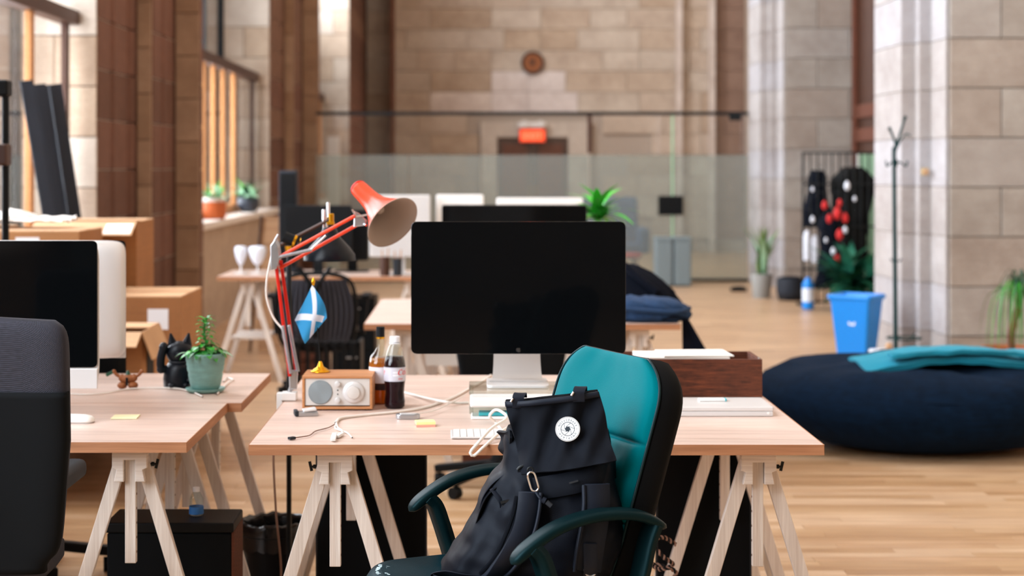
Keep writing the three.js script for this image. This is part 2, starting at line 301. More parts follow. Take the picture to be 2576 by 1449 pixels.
// left side: piers between tall street windows; the hall widens by 0.27 m from bay to bay
const leftBay = (k) => ({ Z: 12 + 7.9 * k, x: -2.707 + 0.276 * k });
for (const k of [-2, -1, 0, 1]) {                              // k = -2: the bay behind the eye has a blind wall
  const { Z, x } = leftBay(k);
  const o = [[x - 1.0, Z], [x, Z], [x, Z + 0.42], [x + 0.02, Z + 0.44], [x + 0.02, Z + 0.5], [x, Z + 0.52], [x, Z + 1.0], [x + 0.03, Z + 1.03], [x + 0.03, Z + 1.22], [x + 0.157, Z + 1.25], [x + 0.157, Z + 1.6], [x + 0.175, Z + 1.62], [x + 0.175, Z + 1.68], [x + 0.157, Z + 1.7], [x + 0.157, Z + 2.2], [x + 0.377, Z + 2.2], [x + 0.377, Z + 2.34], [x - 1.0, Z + 2.34]];
  const p = pier('pillar', o, [[x - 1.0, Z + 0.01], [x - 0.01, Z + 0.01], [x - 0.01, Z + 1.26], [x + 0.147, Z + 1.27], [x + 0.147, Z + 2.21], [x + 0.367, Z + 2.21], [x + 0.367, Z + 2.33], [x - 1.0, Z + 2.33]], 0.0, C, 14, M.brown);
  facing(p, Z - 0.035, x - 0.62, x - 0.003, 0.234, C, 15, 0.62, M.stone, { vary: 0, th: 0.03 });  // paler jamb blocks: window light put into the stone colour
  facing(p, Z + 2.165, x + 0.165, x + 0.376, 0.234, C, 15, 1, M.tan, { vary: 0, th: 0.03 });  // paler strips for the lit steps of the pier
  facing(p, Z + 1.19, x + 0.036, x + 0.156, 0.234, C, 15, 1, M.tan, { vary: 0, th: 0.03 });
  // spandrel below the window beyond this pier, its sill, and the lintel over it
  const xi = x + 0.09, z0 = Z + 2.34, z1 = Z + 7.9;               // plane of the inner casement
  if (k < 2) {
    const sp = struct('wall_left', uvm(zb(xi - 0.75, xi + 0.24, 0, 0.93, z0, z1)), M.stone[3]);
    mesh('lintel', uvm(zb(xi - 0.75, xi + 0.1, 8.3, HALL, z0, z1)), M.stone[3], sp);
    struct('trim', zb(xi - 0.45, xi + 0.30, 0.93, 0.995, z0 + 0.005, z1 - 0.005, 0.01), M.whiteWood).name = 'trim_' + (k + 3);
    // window: outer sash bars and panes, inner timber casement up to 2.58 m
    const w = new THREE.Group(); w.name = 'window_' + (k + 3); w.userData.kind = 'structure'; scene.add(w);
    const xo = xi - 0.4, n = 4, st = (z1 - z0) / n;
    for (let i = 0; i <= n; i++) mesh('mullion', zb(xo - 0.04, xo + 0.04, 0.98, 8.3, z0 + i * st - (i ? 0.06 : 0), z0 + i * st + (i < n ? 0.06 : 0)), M.blackMetal, w);
    for (const y of [0.98, 2.62, 4.6, 6.5, 8.2]) mesh('transom', zb(xo - 0.035, xo + 0.035, y, y + 0.08, z0, z1), M.blackMetal, w);
    if (k > -2) for (let i = 0; i < n; i++) for (const [a, b] of [[1.06, 2.62], [2.7, 4.6], [4.68, 6.5], [6.58, 8.2]]) mesh('pane', zb(xo - 0.003, xo + 0.003, a, b, z0 + i * st + 0.06, z0 + (i + 1) * st - 0.06), M.glass, w);
    const cs = k === 0 ? [0.05, 1.75, 2.35, 3.0, 3.75, 5.3] : [0.05, 1.6, 3.1, 4.35, 5.3];
    cs.forEach((c, i) => mesh('casement_stile', zb(xi - 0.02, xi + 0.022, 0.998, 2.5, z0 + c, z0 + c + 0.09, 0.006), i === cs.length - 1 ? M.timberDark : M.timber, w));
    mesh('casement_rail', zb(xi - 0.06, xi + 0.06, 2.5, 2.6, z0 + 0.02, z1 - 0.02, 0.006), M.timberDark, w);
    mesh('casement_rail', zb(xi - 0.05, xi + 0.05, 0.998, 1.08, z0 + 0.2, z1 - 0.2), M.timber, w);
    if (k > -2) for (let i = 0; i < cs.length - 1; i++) mesh('casement_pane', zb(xi - 0.003, xi + 0.003, 1.08, 2.5, z0 + cs[i] + 0.09, z0 + cs[i + 1]), M.glass, w);
  }
}
{ // the last left pier, narrow, then the recess in the far corner
  const o = [[-3.4, 25.6], [-1.9, 25.6], [-1.9, 30], [-3.4, 30]];
  pier('pillar', o, o.map(([x, z], i) => [x - 0.01, z + (i < 2 ? 0.01 : -0.01)]), 0, C, 14, M.brown);
  facing(scene.children[scene.children.length - 1], 25.56, -2.6, -1.903, 0.234, C, 13, 0.9, M.stone, { vary: 0, th: 0.03 });  // pale front blocks on a brown shaft: light and shade put into the stone
}
struct('wall_left', uvm(zb(-4.5, -4.1, 0, HALL, -9, -8.3)), M.plaster);
struct('wall_back', [uvm(zb(-1.44, 5.2, 0, HALL, 29.06, 33.3)), uvm(zb(-3.4, -1.4, 0, HALL, 29.7, 33.6))], M.mortar);
const back = scene.getObjectByName('wall_back');
const bt = [M.stone[0], M.stone[1], M.stone[4], M.stone[3], M.stone[0], M.stone[4]];
facing(back, 29, -1.44, 4.2, 0.234, C, 13, 0.86, (x, y) => {
  if (Math.abs(x - 1.1) < 0.5 && y > 2.6 && y < 3.1) return M.paleBlock[0];
  if (Math.abs(x - 0.9) < 1.2 && y > 2.2 && y < 2.7) return M.paleBlock[1];
  return bt[Math.floor(rnd(6))];
}, { off: 0.2, skip: (a, b, ya, yb) => b > 0.12 && a < 2.06 && ya < 2.27 });
facing(back, 29.02, 4.2, 4.75, 0.234, C, 13, 0.8, [M.stoneShade]);  // darker blocks paint the shade at the right end of this wall
facing(back, 29.65, -1.9, -1.44, 0.234, C, 13, 0.8, M.stone);
struct('trim', uvm(zb(3.54, 3.64, 0, HALL, 28.86, 29)), M.paleBlock[1]).name = 'trim_11';
struct('trim', uvm(zb(4.11, 4.21, 0, HALL, 28.86, 29)), M.paleBlock[1]).name = 'trim_12';
struct('trim', uvm(zb(-1.44, -1.36, 0, HALL, 28.9, 29)), M.brown[0]).name = 'trim_13';  // dark strip painted in for the shadow gap at the recess corner
{ // stone doorcase and brown double door in the back wall
  struct('trim', [zb(0.13, 0.42, 0, 2.28, 28.94, 29.05, 0.01), zb(1.66, 2.06, 0, 2.28, 28.94, 29.05, 0.01), zb(0.42, 1.66, 2.0, 2.28, 28.94, 29.05, 0.01)].map((g) => uvm(g)), M.stone[2]).name = 'trim_14';
  const d = new THREE.Group(); d.name = 'door_1'; d.userData.kind = 'structure'; scene.add(d);
  for (const x of [0.42, 1.04]) {
    mesh('door_leaf', uvm(zb(x + 0.01, x + 0.61, 0.01, 1.98, 29.0, 29.05), { along: 'y' }), M.timberDark, d);
    for (const [a, b] of [[0.15, 0.9], [1.0, 1.88]]) mesh('door_panel', uvm(zb(x + 0.1, x + 0.52, a, b, 28.985, 29.0, 0.01), { along: 'y' }), M.crate, d);
  }
  for (const x of [0.98, 1.09]) mesh('door_handle', zb(x, x + 0.025, 0.95, 1.15, 28.94, 28.985, 0.008), M.brass, d);
}
// right side: two moulded piers whose broad cheeks look at the camera
function rightPier(dx, dz, Z0, dark) {
  const o = [[4.75, 12.25], [3.485, 12.25], [3.485, 12.66], [3.40, 12.66], [3.40, 12.80], [3.30, 12.80], [3.30, 13.66], [4.75, 13.66]].map(([x, z]) => [x + dx, z + dz]);
  const core = o.map(([x, z]) => [x + 0.012, z + 0.012]);
  const p = struct('pillar', uvm(plan(core, 0, HALL)), M.mortar);
  const mould = [[3.485, 12.246], [3.485, 12.66], [3.40, 12.66], [3.40, 12.80], [3.30, 12.80], [3.30, 13.66], [3.5, 13.66], [3.5, 12.246]].map(([x, z]) => [x + dx, z + dz]);
  const g = plan(mould, 0.003, C - 0.003, 0.003);
  for (let r = 0; r < 13; r++) { const m = mesh('stone_course', uvm(g.clone(), { du: rnd(9), dv: rnd(9) }), M.stonePale[1 - (r % 3 ? 0 : 1)], p); m.position.y = 0.234 + r * C; }
  mesh('stone_plinth', uvm(plan(mould, 0, 0.23)), M.stonePale[1], p);
  mesh('stone_shaft', uvm(plan(mould, 0.234 + 13 * C, HALL)), M.stonePale[1], p);
  return p;
}
const R1 = rightPier(0, 0), R2 = rightPier(0.275, 7.9);
facing(R1, 12.215, 3.505, 4.75, 0.234, C, 7, 1.0, M.stoneNear, { off: 0.62, vary: 0 });
facing(R2, 20.115, 3.78, 4.75, 0.24, C, 9, 0.78, M.stoneNear, { off: 0.5, vary: 0 });
mesh('stone_plinth', zb(3.505, 4.75, 0, 0.23, 12.2, 12.25), M.stoneNear[1], R1);
mesh('stone_plinth', zb(3.78, 4.75, 0, 0.236, 20.1, 20.15), M.stoneNear[1], R2);
{ // dark timber door in the recess of the right wall
  const d = new THREE.Group(); d.name = 'door_2'; d.userData.kind = 'structure'; scene.add(d);
  mesh('door_leaf', uvm(zb(4.62, 4.74, 0, 4.6, 17.4, 20.09), { along: 'y' }), M.timberDark, d);
  for (const y of [0.1, 1.78, 2.06, 3.6]) mesh('door_rail', uvm(zb(4.58, 4.62, y, y + 0.16, 17.5, 20.0, 0.01)), M.crate, d);
  for (const z of [17.42, 18.7, 19.93]) mesh('door_stile', uvm(zb(4.57, 4.62, 0.0, 4.6, z, z + 0.14, 0.01), { along: 'y' }), M.crate, d);
}
{ // small brass fitting on the near right pier
  const k = thing('wall_thermostat', 'small brass fitting on the white edge of the near stone pier', 'fitting', at(2327, 432, 12.6));
  mesh('back_plate', box(0.055, 0.055, 0.02, 0.006), std({ color: 0xb8a06a, roughness: 0.5 }), k); mesh('dial', cyl(0.02, 0.022, 0.03).rotateX(Math.PI / 2).translate(0, 0, 0.025), M.ply, k);
}
// across the street
struct('exterior_ground', zb(-60, -4.7, -0.9, -0.7, -30, 90), M.plaster);
{ const f = struct('exterior_facade', uvm(zb(-15, -14, -0.7, 10.5, 22, 78)), M.facade);
  for (let i = 0; i < 9; i++) for (const y of [1.2, 5.6]) mesh('facade_window', zb(-14.0, -13.94, y, y + 2.6, 26 + i * 5.8, 28.2 + i * 5.8), M.darkGrey, f); }

struct('exterior_facade', [uvm(zb(-24, -7, -0.7, 6.6, 96, 98)), uvm(zb(-24.3, -6.7, 6.6, 7.0, 95.6, 98.4))], std({ color: 0xe4e2de, map: T.stone, roughness: 0.9 }));
{ const f = scene.children[scene.children.length - 1]; for (let i = 0; i < 4; i++) for (const y of [0.8, 3.9]) mesh('facade_window', zb(-21.5 + i * 4.2, -20.2 + i * 4.2, y, y + 2.2, 95.94, 96), M.darkGrey, f); }

// ---------------------------------------------------------------- glass partition across the far end
{
  const g = new THREE.Group(); g.name = 'partition'; g.userData.kind = 'structure'; scene.add(g);
  const Z = 21.45, x0 = -2.03, x1 = 3.55, yt = 2.19;
  mesh('top_rail', zb(x0, x1, yt - 0.04, yt + 0.005, Z - 0.03, Z + 0.03), M.blackMetal, g);
  mesh('floor_track', zb(x0, x1, 0, 0.04, Z - 0.03, Z + 0.03), M.blackMetal, g);
  const xs = [x0, -0.83, 0.1, 1.5, 2.57, x1];
  for (let i = 0; i < 5; i++) {
    const p = mesh('glass_panel', zb(xs[i] + 0.004, xs[i + 1] - 0.004, 1.637, yt - 0.04, Z - 0.005, Z + 0.005), M.glass, g);
    mesh('frosted_glass', zb(xs[i] + 0.004, xs[i + 1] - 0.004, 0.04, 1.636, Z - 0.005, Z + 0.005), M.frost, p);
  }
  mesh('door_closer', zb(1.475, 1.53, 1.66, 2.15, Z - 0.05, Z - 0.01, 0.005), M.timberDark, g);
  mesh('joint_strip', zb(2.56, 2.585, 0.2, 2.15, Z - 0.012, Z - 0.009), M.leafPale, g);
  mesh('rail_clamp', zb(3.3, 3.46, 2.08, 2.15, Z - 0.05, Z - 0.01, 0.01), M.blackMetal, g);
  const s = thing('door_sign', 'small black square plate on the frosted glass partition', 'sign', at(1687, 517, Z - 0.03));
  mesh('plate', box(0.32, 0.25, 0.03, 0.008), M.black, s); mesh('mount', box(0.1, 0.1, 0.012).translate(0, 0, -0.015), M.blackMetal, s);
}
{ // exit sign and clock on the back wall
  const s = thing('exit_sign', 'glowing red exit sign above the far brown door', 'sign', at(1339, 341, 28.86));
  mesh('housing', box(0.46, 0.24, 0.07, 0.01), M.redMatt, s);
  mesh('face', box(0.42, 0.20, 0.01).translate(0, 0, 0.038), std({ color: 0xff5a2a, emissive: 0xffffff, emissiveIntensity: 0.95, roughness: 0.5,
    emissiveMap: canvas(512, 256, (x, w, h) => { x.fillStyle = '#ff4d1c'; x.fillRect(0, 0, w, h); x.fillStyle = '#ff9a78'; x.font = 'bold 190px sans-serif'; x.textAlign = 'center'; x.textBaseline = 'middle'; x.fillText('EXIT', w / 2, h / 2 + 8, 440); }) }), s);
  const l = new THREE.RectAreaLight(0xff4d1c, 0.9, 0.42, 0.2); l.position.set(0, 0, 0.046); l.rotation.y = Math.PI; s.add(l);
  mesh('lamp_bar', box(0.5, 0.1, 0.1, 0.03).translate(0, 0.18, 0), M.white, s);
  mesh('lamp_head', cyl(0.06, 0.045, 0.08).rotateX(Math.PI / 2).translate(-0.14, 0.2, 0.07), M.white, s); mesh('lamp_head', cyl(0.06, 0.045, 0.08).rotateX(Math.PI / 2).translate(0.14, 0.2, 0.07), M.white, s);
  const c = thing('wall_clock', 'round brown clock high on the back stone wall', 'clock', at(1340, 158, 28.94));
  mesh('rim', new THREE.TorusGeometry(0.175, 0.025, 12, 40), M.timberDark, c); mesh('dial', cyl(0.17, 0.17, 0.03, 40).rotateX(Math.PI / 2), M.toy, c);
  mesh('hub', cyl(0.04, 0.04, 0.03).rotateX(Math.PI / 2).translate(0, 0, 0.02), M.timberDark, c);
  mesh('hour_hand', bar(V(0, 0, 0.022), V(-0.07, 0.05, 0.022), 0.016, 0.006), M.timberDark, c); mesh('minute_hand', bar(V(0, 0, 0.026), V(0.03, 0.13, 0.026), 0.012, 0.006), M.timberDark, c);
}

// ---------------------------------------------------------------- desks on trestles
const DT = 0.73;                                              // height of every desk top
function deskTop(label, x0, x1, Z0, Z1, y = DT) {
  const t = thing('desk', label, 'desk', V((x0 + x1) / 2, y - 0.03, -(Z0 + Z1) / 2));
  mesh('desk_top', uvm(mv(box(x1 - x0, 0.029, Z1 - Z0, 0.003), 0, 0.015, 0), { du: rnd(5), dv: rnd(5) }), M.desk, t);
  for (const s of [1, -1]) { mesh('wood_edge', uvm(mv(box(x1 - x0, 0.0285, 0.0015), 0, 0.015, s * ((Z1 - Z0) / 2 + 0.0002))), M.deskEdge, t); mesh('wood_edge', uvm(mv(box(0.0015, 0.0285, Z1 - Z0), s * ((x1 - x0) / 2 + 0.0002), 0.015, 0), { along: 'z' }), M.deskEdge, t); }  // added strips keep the wood tone beside the top with its painted sheen
  return t;
}
const tLeg = (sx, sz) => bar(V(sx * 0.028, 0.672, sz * 0.285), V(sx * 0.232, 0.0, sz * 0.30), 0.036, 0.022, V(0, 0, 1), 0.002);
const tHead = () => ext([[-0.048, 0.699], [0.048, 0.699], [0.048, 0.65], [0.036, 0.645], [0.043, 0.612], [0.016, 0.612], [0.016, 0.672], [-0.016, 0.672], [-0.016, 0.612], [-0.043, 0.612], [-0.036, 0.645], [-0.048, 0.65]], 0.024, 0.002);
const TG = { leg: [[1, 1], [-1, 1], [1, -1], [-1, -1]].map(([a, b]) => uvm(tLeg(a, b), { along: 'y' })), head: uvm(tHead()), post: uvm(box(0.03, 0.30, 0.022, 0.002), { along: 'y' }), beam: uvm(box(0.05, 0.034, 0.55, 0.002), { along: 'z' }), hole: cyl(0.0035, 0.0035, 0.0315, 8).rotateZ(Math.PI / 2), shelf: uvm(box(0.26, 0.016, 0.5, 0.002)) };
function trestle(label, x, Z, { shelf = 0, bolt = 0 } = {}) {
  const t = thing('trestle', label, 'trestle', V(x, 0, -Z), 0, 'white wooden trestles under the desks');
  for (const g of TG.leg) mesh('leg', g, M.whiteWood, t);
  for (const s of [1, -1]) {
    const h = mesh('head_bracket', TG.head, M.whiteWood, t); h.position.z = s * 0.292 + (s > 0 ? 0.006 : -0.030);
    const p = mesh('height_post', TG.post, M.whiteWood, t); p.position.set(0, 0.535, s * 0.297);
if (Z < 6) for (let k = 0; k < 6; k++) mesh('peg_hole', TG.hole, M.trunk, p).position.y = 0.08 - k * 0.04;
  }
  const b = mesh('beam', TG.beam, M.whiteWood, t); b.position.set(0, 0.682, 0);
  if (bolt) { const k = mesh('wing_bolt', [rod(V(bolt * 0.03, 0.655, 0.285), V(bolt * 0.072, 0.655, 0.285), 0.003), bar(V(bolt * 0.066, 0.643, 0.285), V(bolt * 0.072, 0.669, 0.285), 0.008, 0.003), cyl(0.006, 0.006, 0.008, 12).rotateZ(Math.PI / 2).translate(bolt * 0.058, 0.655, 0.285)], M.blackMetal, t); }
  if (shelf) { const s = mesh('shelf', TG.shelf, M.whiteWood, t); s.position.y = 0.3; }
  return t;
}
deskTop('long pale beech desk top under the red lamp, radio and large black screen', -0.6045, 0.9464, 4.48, 5.229);
deskTop('beech desk top behind the main one, under the brown wooden box', -0.6045, 0.9464, 5.231, 5.98);
deskTop('beech desk top at the left with the white mouse and paper note', -2.33, -0.7795, 4.52, 5.268);
deskTop('beech desk top at the left under the cat figurine and teal plant pot', -2.287, -0.735, 5.272, 6.03);
deskTop('beech desk top behind the big screen, under the dark blue clothes', -0.52, 0.99, 7.93, 8.679);
deskTop('beech desk top far behind the big screen carrying the wide black monitor', -0.52, 0.99, 8.681, 9.43);
deskTop('far beech desk top by the stone window wall under the hanging black lamp', -1.743, 1.0, 11.3, 12.05, 0.735);
trestle('white trestle under the main desk, left of the office chair', -0.377, 4.85, { bolt: -1 });
trestle('white trestle under the right end of the main desk, near the beanbag', 0.779, 4.85, { bolt: 1 });
trestle('white trestle behind the black panel at the left of the main desk', -0.377, 5.61);
trestle('white trestle behind the black panel at the right of the main desk', 0.779, 5.61);
trestle('white trestle under the left front desk, in front of the low black box', -0.945, 4.89, { bolt: 1 });
trestle('white trestle under the left rear desk, beside the wastebasket', -0.92, 5.645, { bolt: 1 });
trestle('white trestle under the clothes desk, seen right of the big screen', 0.80, 8.31, { bolt: 1 });
trestle('white trestle at the left end of the clothes desk behind the bottles', -0.33, 8.31);
trestle('white trestle at the left under the wide black monitor desk', -0.2, 9.06);
trestle('white trestle at the right under the wide black monitor desk', 0.7, 9.06);
trestle('white trestle with a shelf at the left end of the far desk', -1.54, 11.68, { shelf: 1 });
trestle('white trestle under the far desk, just left of the big screen', -0.42, 11.68);
trestle('white trestle under the far desk hidden behind the big screen', 0.8, 11.68);

// black panels standing under the main desk
for (const [x0, x1, label] of [[-0.489, -0.147, 'tall black panel standing under the main desk behind the left trestle'], [0.575, 0.868, 'tall black panel standing under the main desk behind the right trestle']]) {
  const t = thing('panel_board', label, 'panel', V((x0 + x1) / 2, 0, -5.205));
  mesh('board', mv(box(x1 - x0, 0.69, 0.022, 0.003), 0, 0.348, 0), M.blackMatt, t);
  mesh('edge_strip', mv(box(x1 - x0 + 0.004, 0.012, 0.026, 0.002), 0, 0.006, 0), M.darkGrey, t);
  for (const s of [1, -1]) mesh('edge_strip', mv(box(0.006, 0.68, 0.026, 0.002), s * (x1 - x0) / 2, 0.352, 0), M.darkGrey, t);
}
{ // low black box under the left desks
  const t = thing('case_box', 'low black box under the left desks with a brown right edge', 'box', V(-0.877, 0, -4.89));
  mesh('body', mv(box(0.36, 0.42, 0.19, 0.006), 0, 0.211, 0), M.blackMatt, t);
  mesh('lid', mv(box(0.372, 0.03, 0.20, 0.006), 0, 0.437, 0), M.black, t);
  mesh('edge_strip', mv(box(0.008, 0.425, 0.185, 0.002), 0.183, 0.213, 0), M.crate, t);
}
{ // wastebasket with a liner
  const t = thing('wastebasket', 'small black wastebasket with a black liner below the desks', 'bin', V(-0.69, 0, -5.76));
  mesh('basket', lathe([[0, 0], [0.085, 0], [0.09, 0.006], [0.116, 0.235], [0.12, 0.24], [0.12, 0.246], [0.113, 0.244], [0.088, 0.012], [0, 0.012]], 40), M.black, t);
  mesh('liner', surf(72, 8, (u, v) => { const a = u * 2 * Math.PI, f = noise(Math.cos(a) * 4, Math.sin(a) * 4, v * 2) * 0.012, s = [[0.1, 0.12], [0.108, 0.2], [0.111, 0.243], [0.117, 0.258], [0.124, 0.25], [0.1245, 0.225], [0.1235, 0.20], [0.123, 0.18], [0.1225, 0.165]][Math.round(v * 8)]; return V(Math.cos(a) * (s[0] + f * 0.3 * (v < 0.35 ? 1 : 0.25)), s[1] + f * (v > 0.2 ? 1 : 0), Math.sin(a) * (s[0] + f * 0.3 * (v < 0.35 ? 1 : 0.25))); }), phy({ color: c3(0.006, 0.006, 0.007), roughness: 0.25 }), t);
  mesh('rim', new THREE.TorusGeometry(0.121, 0.004, 8, 40).rotateX(Math.PI / 2).translate(0, 0.215, 0), M.blackMetal, t);
}

// ---------------------------------------------------------------- computers
function foot(w, d, r) { return ext(rr(w, d, r), 0.008, 0.002).rotateX(-Math.PI / 2); }
function imac(label, x, Z, y0, turn, { w = 0.65, h = 0.434, base = DT } = {}) {          // y0 = lower edge of the chin
  const t = thing('computer', label, 'computer', V(x, base, -Z), turn), b = y0 - base, cy = b + h / 2;
  mesh('glass', mv(ext(rr(w - 0.004, h - 0.064, 0.016), 0.004, 0.001), 0, b + 0.062 + (h - 0.062) / 2, 0.008), M.screen, t);
  mesh('chin', mv(box(w - 0.002, 0.06, 0.008, 0.003), 0, b + 0.03, 0.008), M.alu, t);
  const back = []; for (let j = 0; j <= 10; j++) { const k = j / 10, s = 1 - Math.pow(k, 2.6) * 0.42, dz = -0.004 - 0.05 * Math.sin(k * Math.PI / 2); const ring = []; for (let i = 0; i < 56; i++) { const a = i / 56 * 2 * Math.PI; ring.push(V(sup(a, 0.13 + k * 0.25) * w / 2 * s, cy + sus(a, 0.13 + k * 0.25) * h / 2 * s, dz)); } back.push(ring); }
  back.unshift(back[0].map((p) => V(p.x, p.y, 0.006)));
  mesh('back_shell', loft(back), M.alu, t);
  mesh('stand', [foot(0.20, 0.18, 0.012), bar(V(0, 0.006, -0.075), V(0, b + 0.13, -0.062), 0.16, 0.006, V(0, 0, 1), 0.002)], M.alu, t);
  mesh('logo', [ext(appleShape(0.03), 0.001).translate(0, b + 0.03, 0.0123)], M.darkGrey, t);
  mesh('rear_logo', [ext(appleShape(0.07), 0.002).rotateY(Math.PI).translate(0, cy + 0.05, -0.0535)], M.black, t);
  return t;
}
function appleShape(s) {
  const p = new THREE.Shape(), k = s / 2;
  p.moveTo(0, 0.55 * k); p.bezierCurveTo(0.5 * k, 0.85 * k, 0.85 * k, 0.5 * k, 0.72 * k, 0.34 * k); p.bezierCurveTo(0.45 * k, 0.1 * k, 0.55 * k, -0.3 * k, 0.85 * k, -0.38 * k);
  p.bezierCurveTo(0.7 * k, -0.8 * k, 0.45 * k, -1.05 * k, 0, -0.88 * k); p.bezierCurveTo(-0.45 * k, -1.05 * k, -0.9 * k, -0.6 * k, -0.88 * k, 0.05 * k); p.bezierCurveTo(-0.86 * k, 0.6 * k, -0.4 * k, 0.75 * k, 0, 0.55 * k);
  return p;
}
imac('silver all-in-one computer with a black screen facing the dark grey chair', -1.422, 4.87, 0.829, 0);
imac('silver all-in-one computer seen from behind beside the cardboard boxes', -1.50, 5.62, 0.832, Math.PI, { h: 0.398 });
{ // large black display on the main desk
  const Zs = 5.05, b = at(1304, 890, Zs), w = 0.652, h = 0.402;
  const t = thing('display', 'large black glass display on a silver stand, centre of the main desk', 'monitor', V(b.x, 0.803, -5.16));
  const y = b.y - 0.803 + h / 2, z = 5.16 - Zs;
  mesh('glass', mv(ext(rr(w, h, 0.02), 0.006, 0.0015), 0, y, z), M.screen, t);
  const back = []; for (let j = 0; j <= 8; j++) { const k = j / 8, s = 1 - Math.pow(k, 2.5) * 0.2, ring = []; for (let i = 0; i < 56; i++) { const a = i / 56 * 2 * Math.PI; ring.push(V(sup(a, 0.13) * (w / 2 - 0.001) * s, y + sus(a, 0.13) * (h / 2 - 0.001) * s, z - 0.034 * Math.sin(k * Math.PI / 2))); } back.push(ring); }
  mesh('back_shell', loft(back), M.alu, t);
  mesh('logo', ext(appleShape(0.016), 0.0006).translate(0, y - h / 2 + 0.013, z + 0.0061), M.chrome, t);
  mesh('stand_neck', surfaceNeck(), M.alu, t);
  mesh('stand_foot', ext(rr(0.19, 0.19, 0.02), 0.009, 0.002).rotateX(-Math.PI / 2).translate(0, 0, 0), M.alu, t);
  function surfaceNeck() { return slabOf(6, 16, (u, v) => { const k = Math.min(1, v * 2.2), c = V((u - 0.5) * (0.145 + 0.03 * (1 - k) * (1 - k)), 0.009 + 0.02 * (1 - Math.cos(k * Math.PI / 2)) + Math.max(0, v - 0.2) * 0.32, 0.012 - 0.06 * Math.sin(k * Math.PI / 2) - 0.03 * v); return c; }, 0.01); }
}
// white box with a clear drawer, and the clear stand the display is on
{
  const t = thing('acrylic_stand', 'clear acrylic stand with speckled edge under the large display', 'stand', V(0.127, DT, -5.14));
  mesh('shelf', mv(box(0.278, 0.012, 0.23, 0.003), 0, 0.0655, 0), M.clear, t);
  for (const s of [1, -1]) mesh('side', mv(box(0.012, 0.0595, 0.22, 0.002), s * 0.132, 0.0298, 0), M.clear, t);
  mesh('speckled_strip', mv(box(0.25, 0.034, 0.004), 0, 0.042, 0.106), std({ roughness: 0.4, map: tex(256, 64, (u, v) => { const k = noise(u * 26, v * 7, 3) > 0.18 ? 0.55 : 0.86; return [k * 1.0, k * 0.92, k * 0.9]; }) }), t);
  mesh('clip', mv(box(0.018, 0.05, 0.03, 0.004), 0.148, 0.035, 0.09), M.white, t);
  const b = thing('drawer_box', 'white desk box with a clear drawer in front of the display stand', 'box', V(0.122, DT, -4.965));
  mesh('base', mv(box(0.255, 0.008, 0.085, 0.002), 0, 0.004, 0), M.white, b);
  mesh('drawer', mv(box(0.248, 0.026, 0.08, 0.003), 0, 0.0215, 0), M.clear, b);
  mesh('teal_pad', mv(box(0.21, 0.010, 0.05, 0.002), 0, 0.0145, 0.01), M.cyan, b);
  mesh('lid', mv(box(0.262, 0.03, 0.088, 0.007), 0, 0.050, 0), M.white, b);
}
{ // keyboard
  const t = thing('keyboard', 'thin white keyboard on the desk beside the backpack', 'keyboard', V(0.078, DT, -4.625), 0.02);
  mesh('body', mv(box(0.28, 0.006, 0.115, 0.003), 0, 0.005, 0).rotateX(0.02), M.alu, t);
  const kg = box(0.0158, 0.003, 0.0158, 0.001), wide = box(0.09, 0.003, 0.0158, 0.001);
  for (let r = 0; r < 6; r++) for (let k = 0; k < 14; k++) { if (r === 5 && k > 3 && k < 9) { if (k === 4) { const m = mesh('key', wide, M.white, t); m.position.set(-0.1235 + 6 * 0.019, 0.0095 - r * 0.0003, -0.046 + r * 0.0185); } continue; } const m = mesh('key', kg, M.white, t); m.position.set(-0.1235 + k * 0.019, 0.0095 - r * 0.0003, -0.046 + r * 0.0185); }
}
function lyingCable(name, label, pts, r, mat, cat = 'cable') { return tag(mesh(name, tube(pts, r, 8, pts.length * 10), mat), label, cat); }
const D = (px, py, lift = 0.004) => on(px, py, DT + lift);
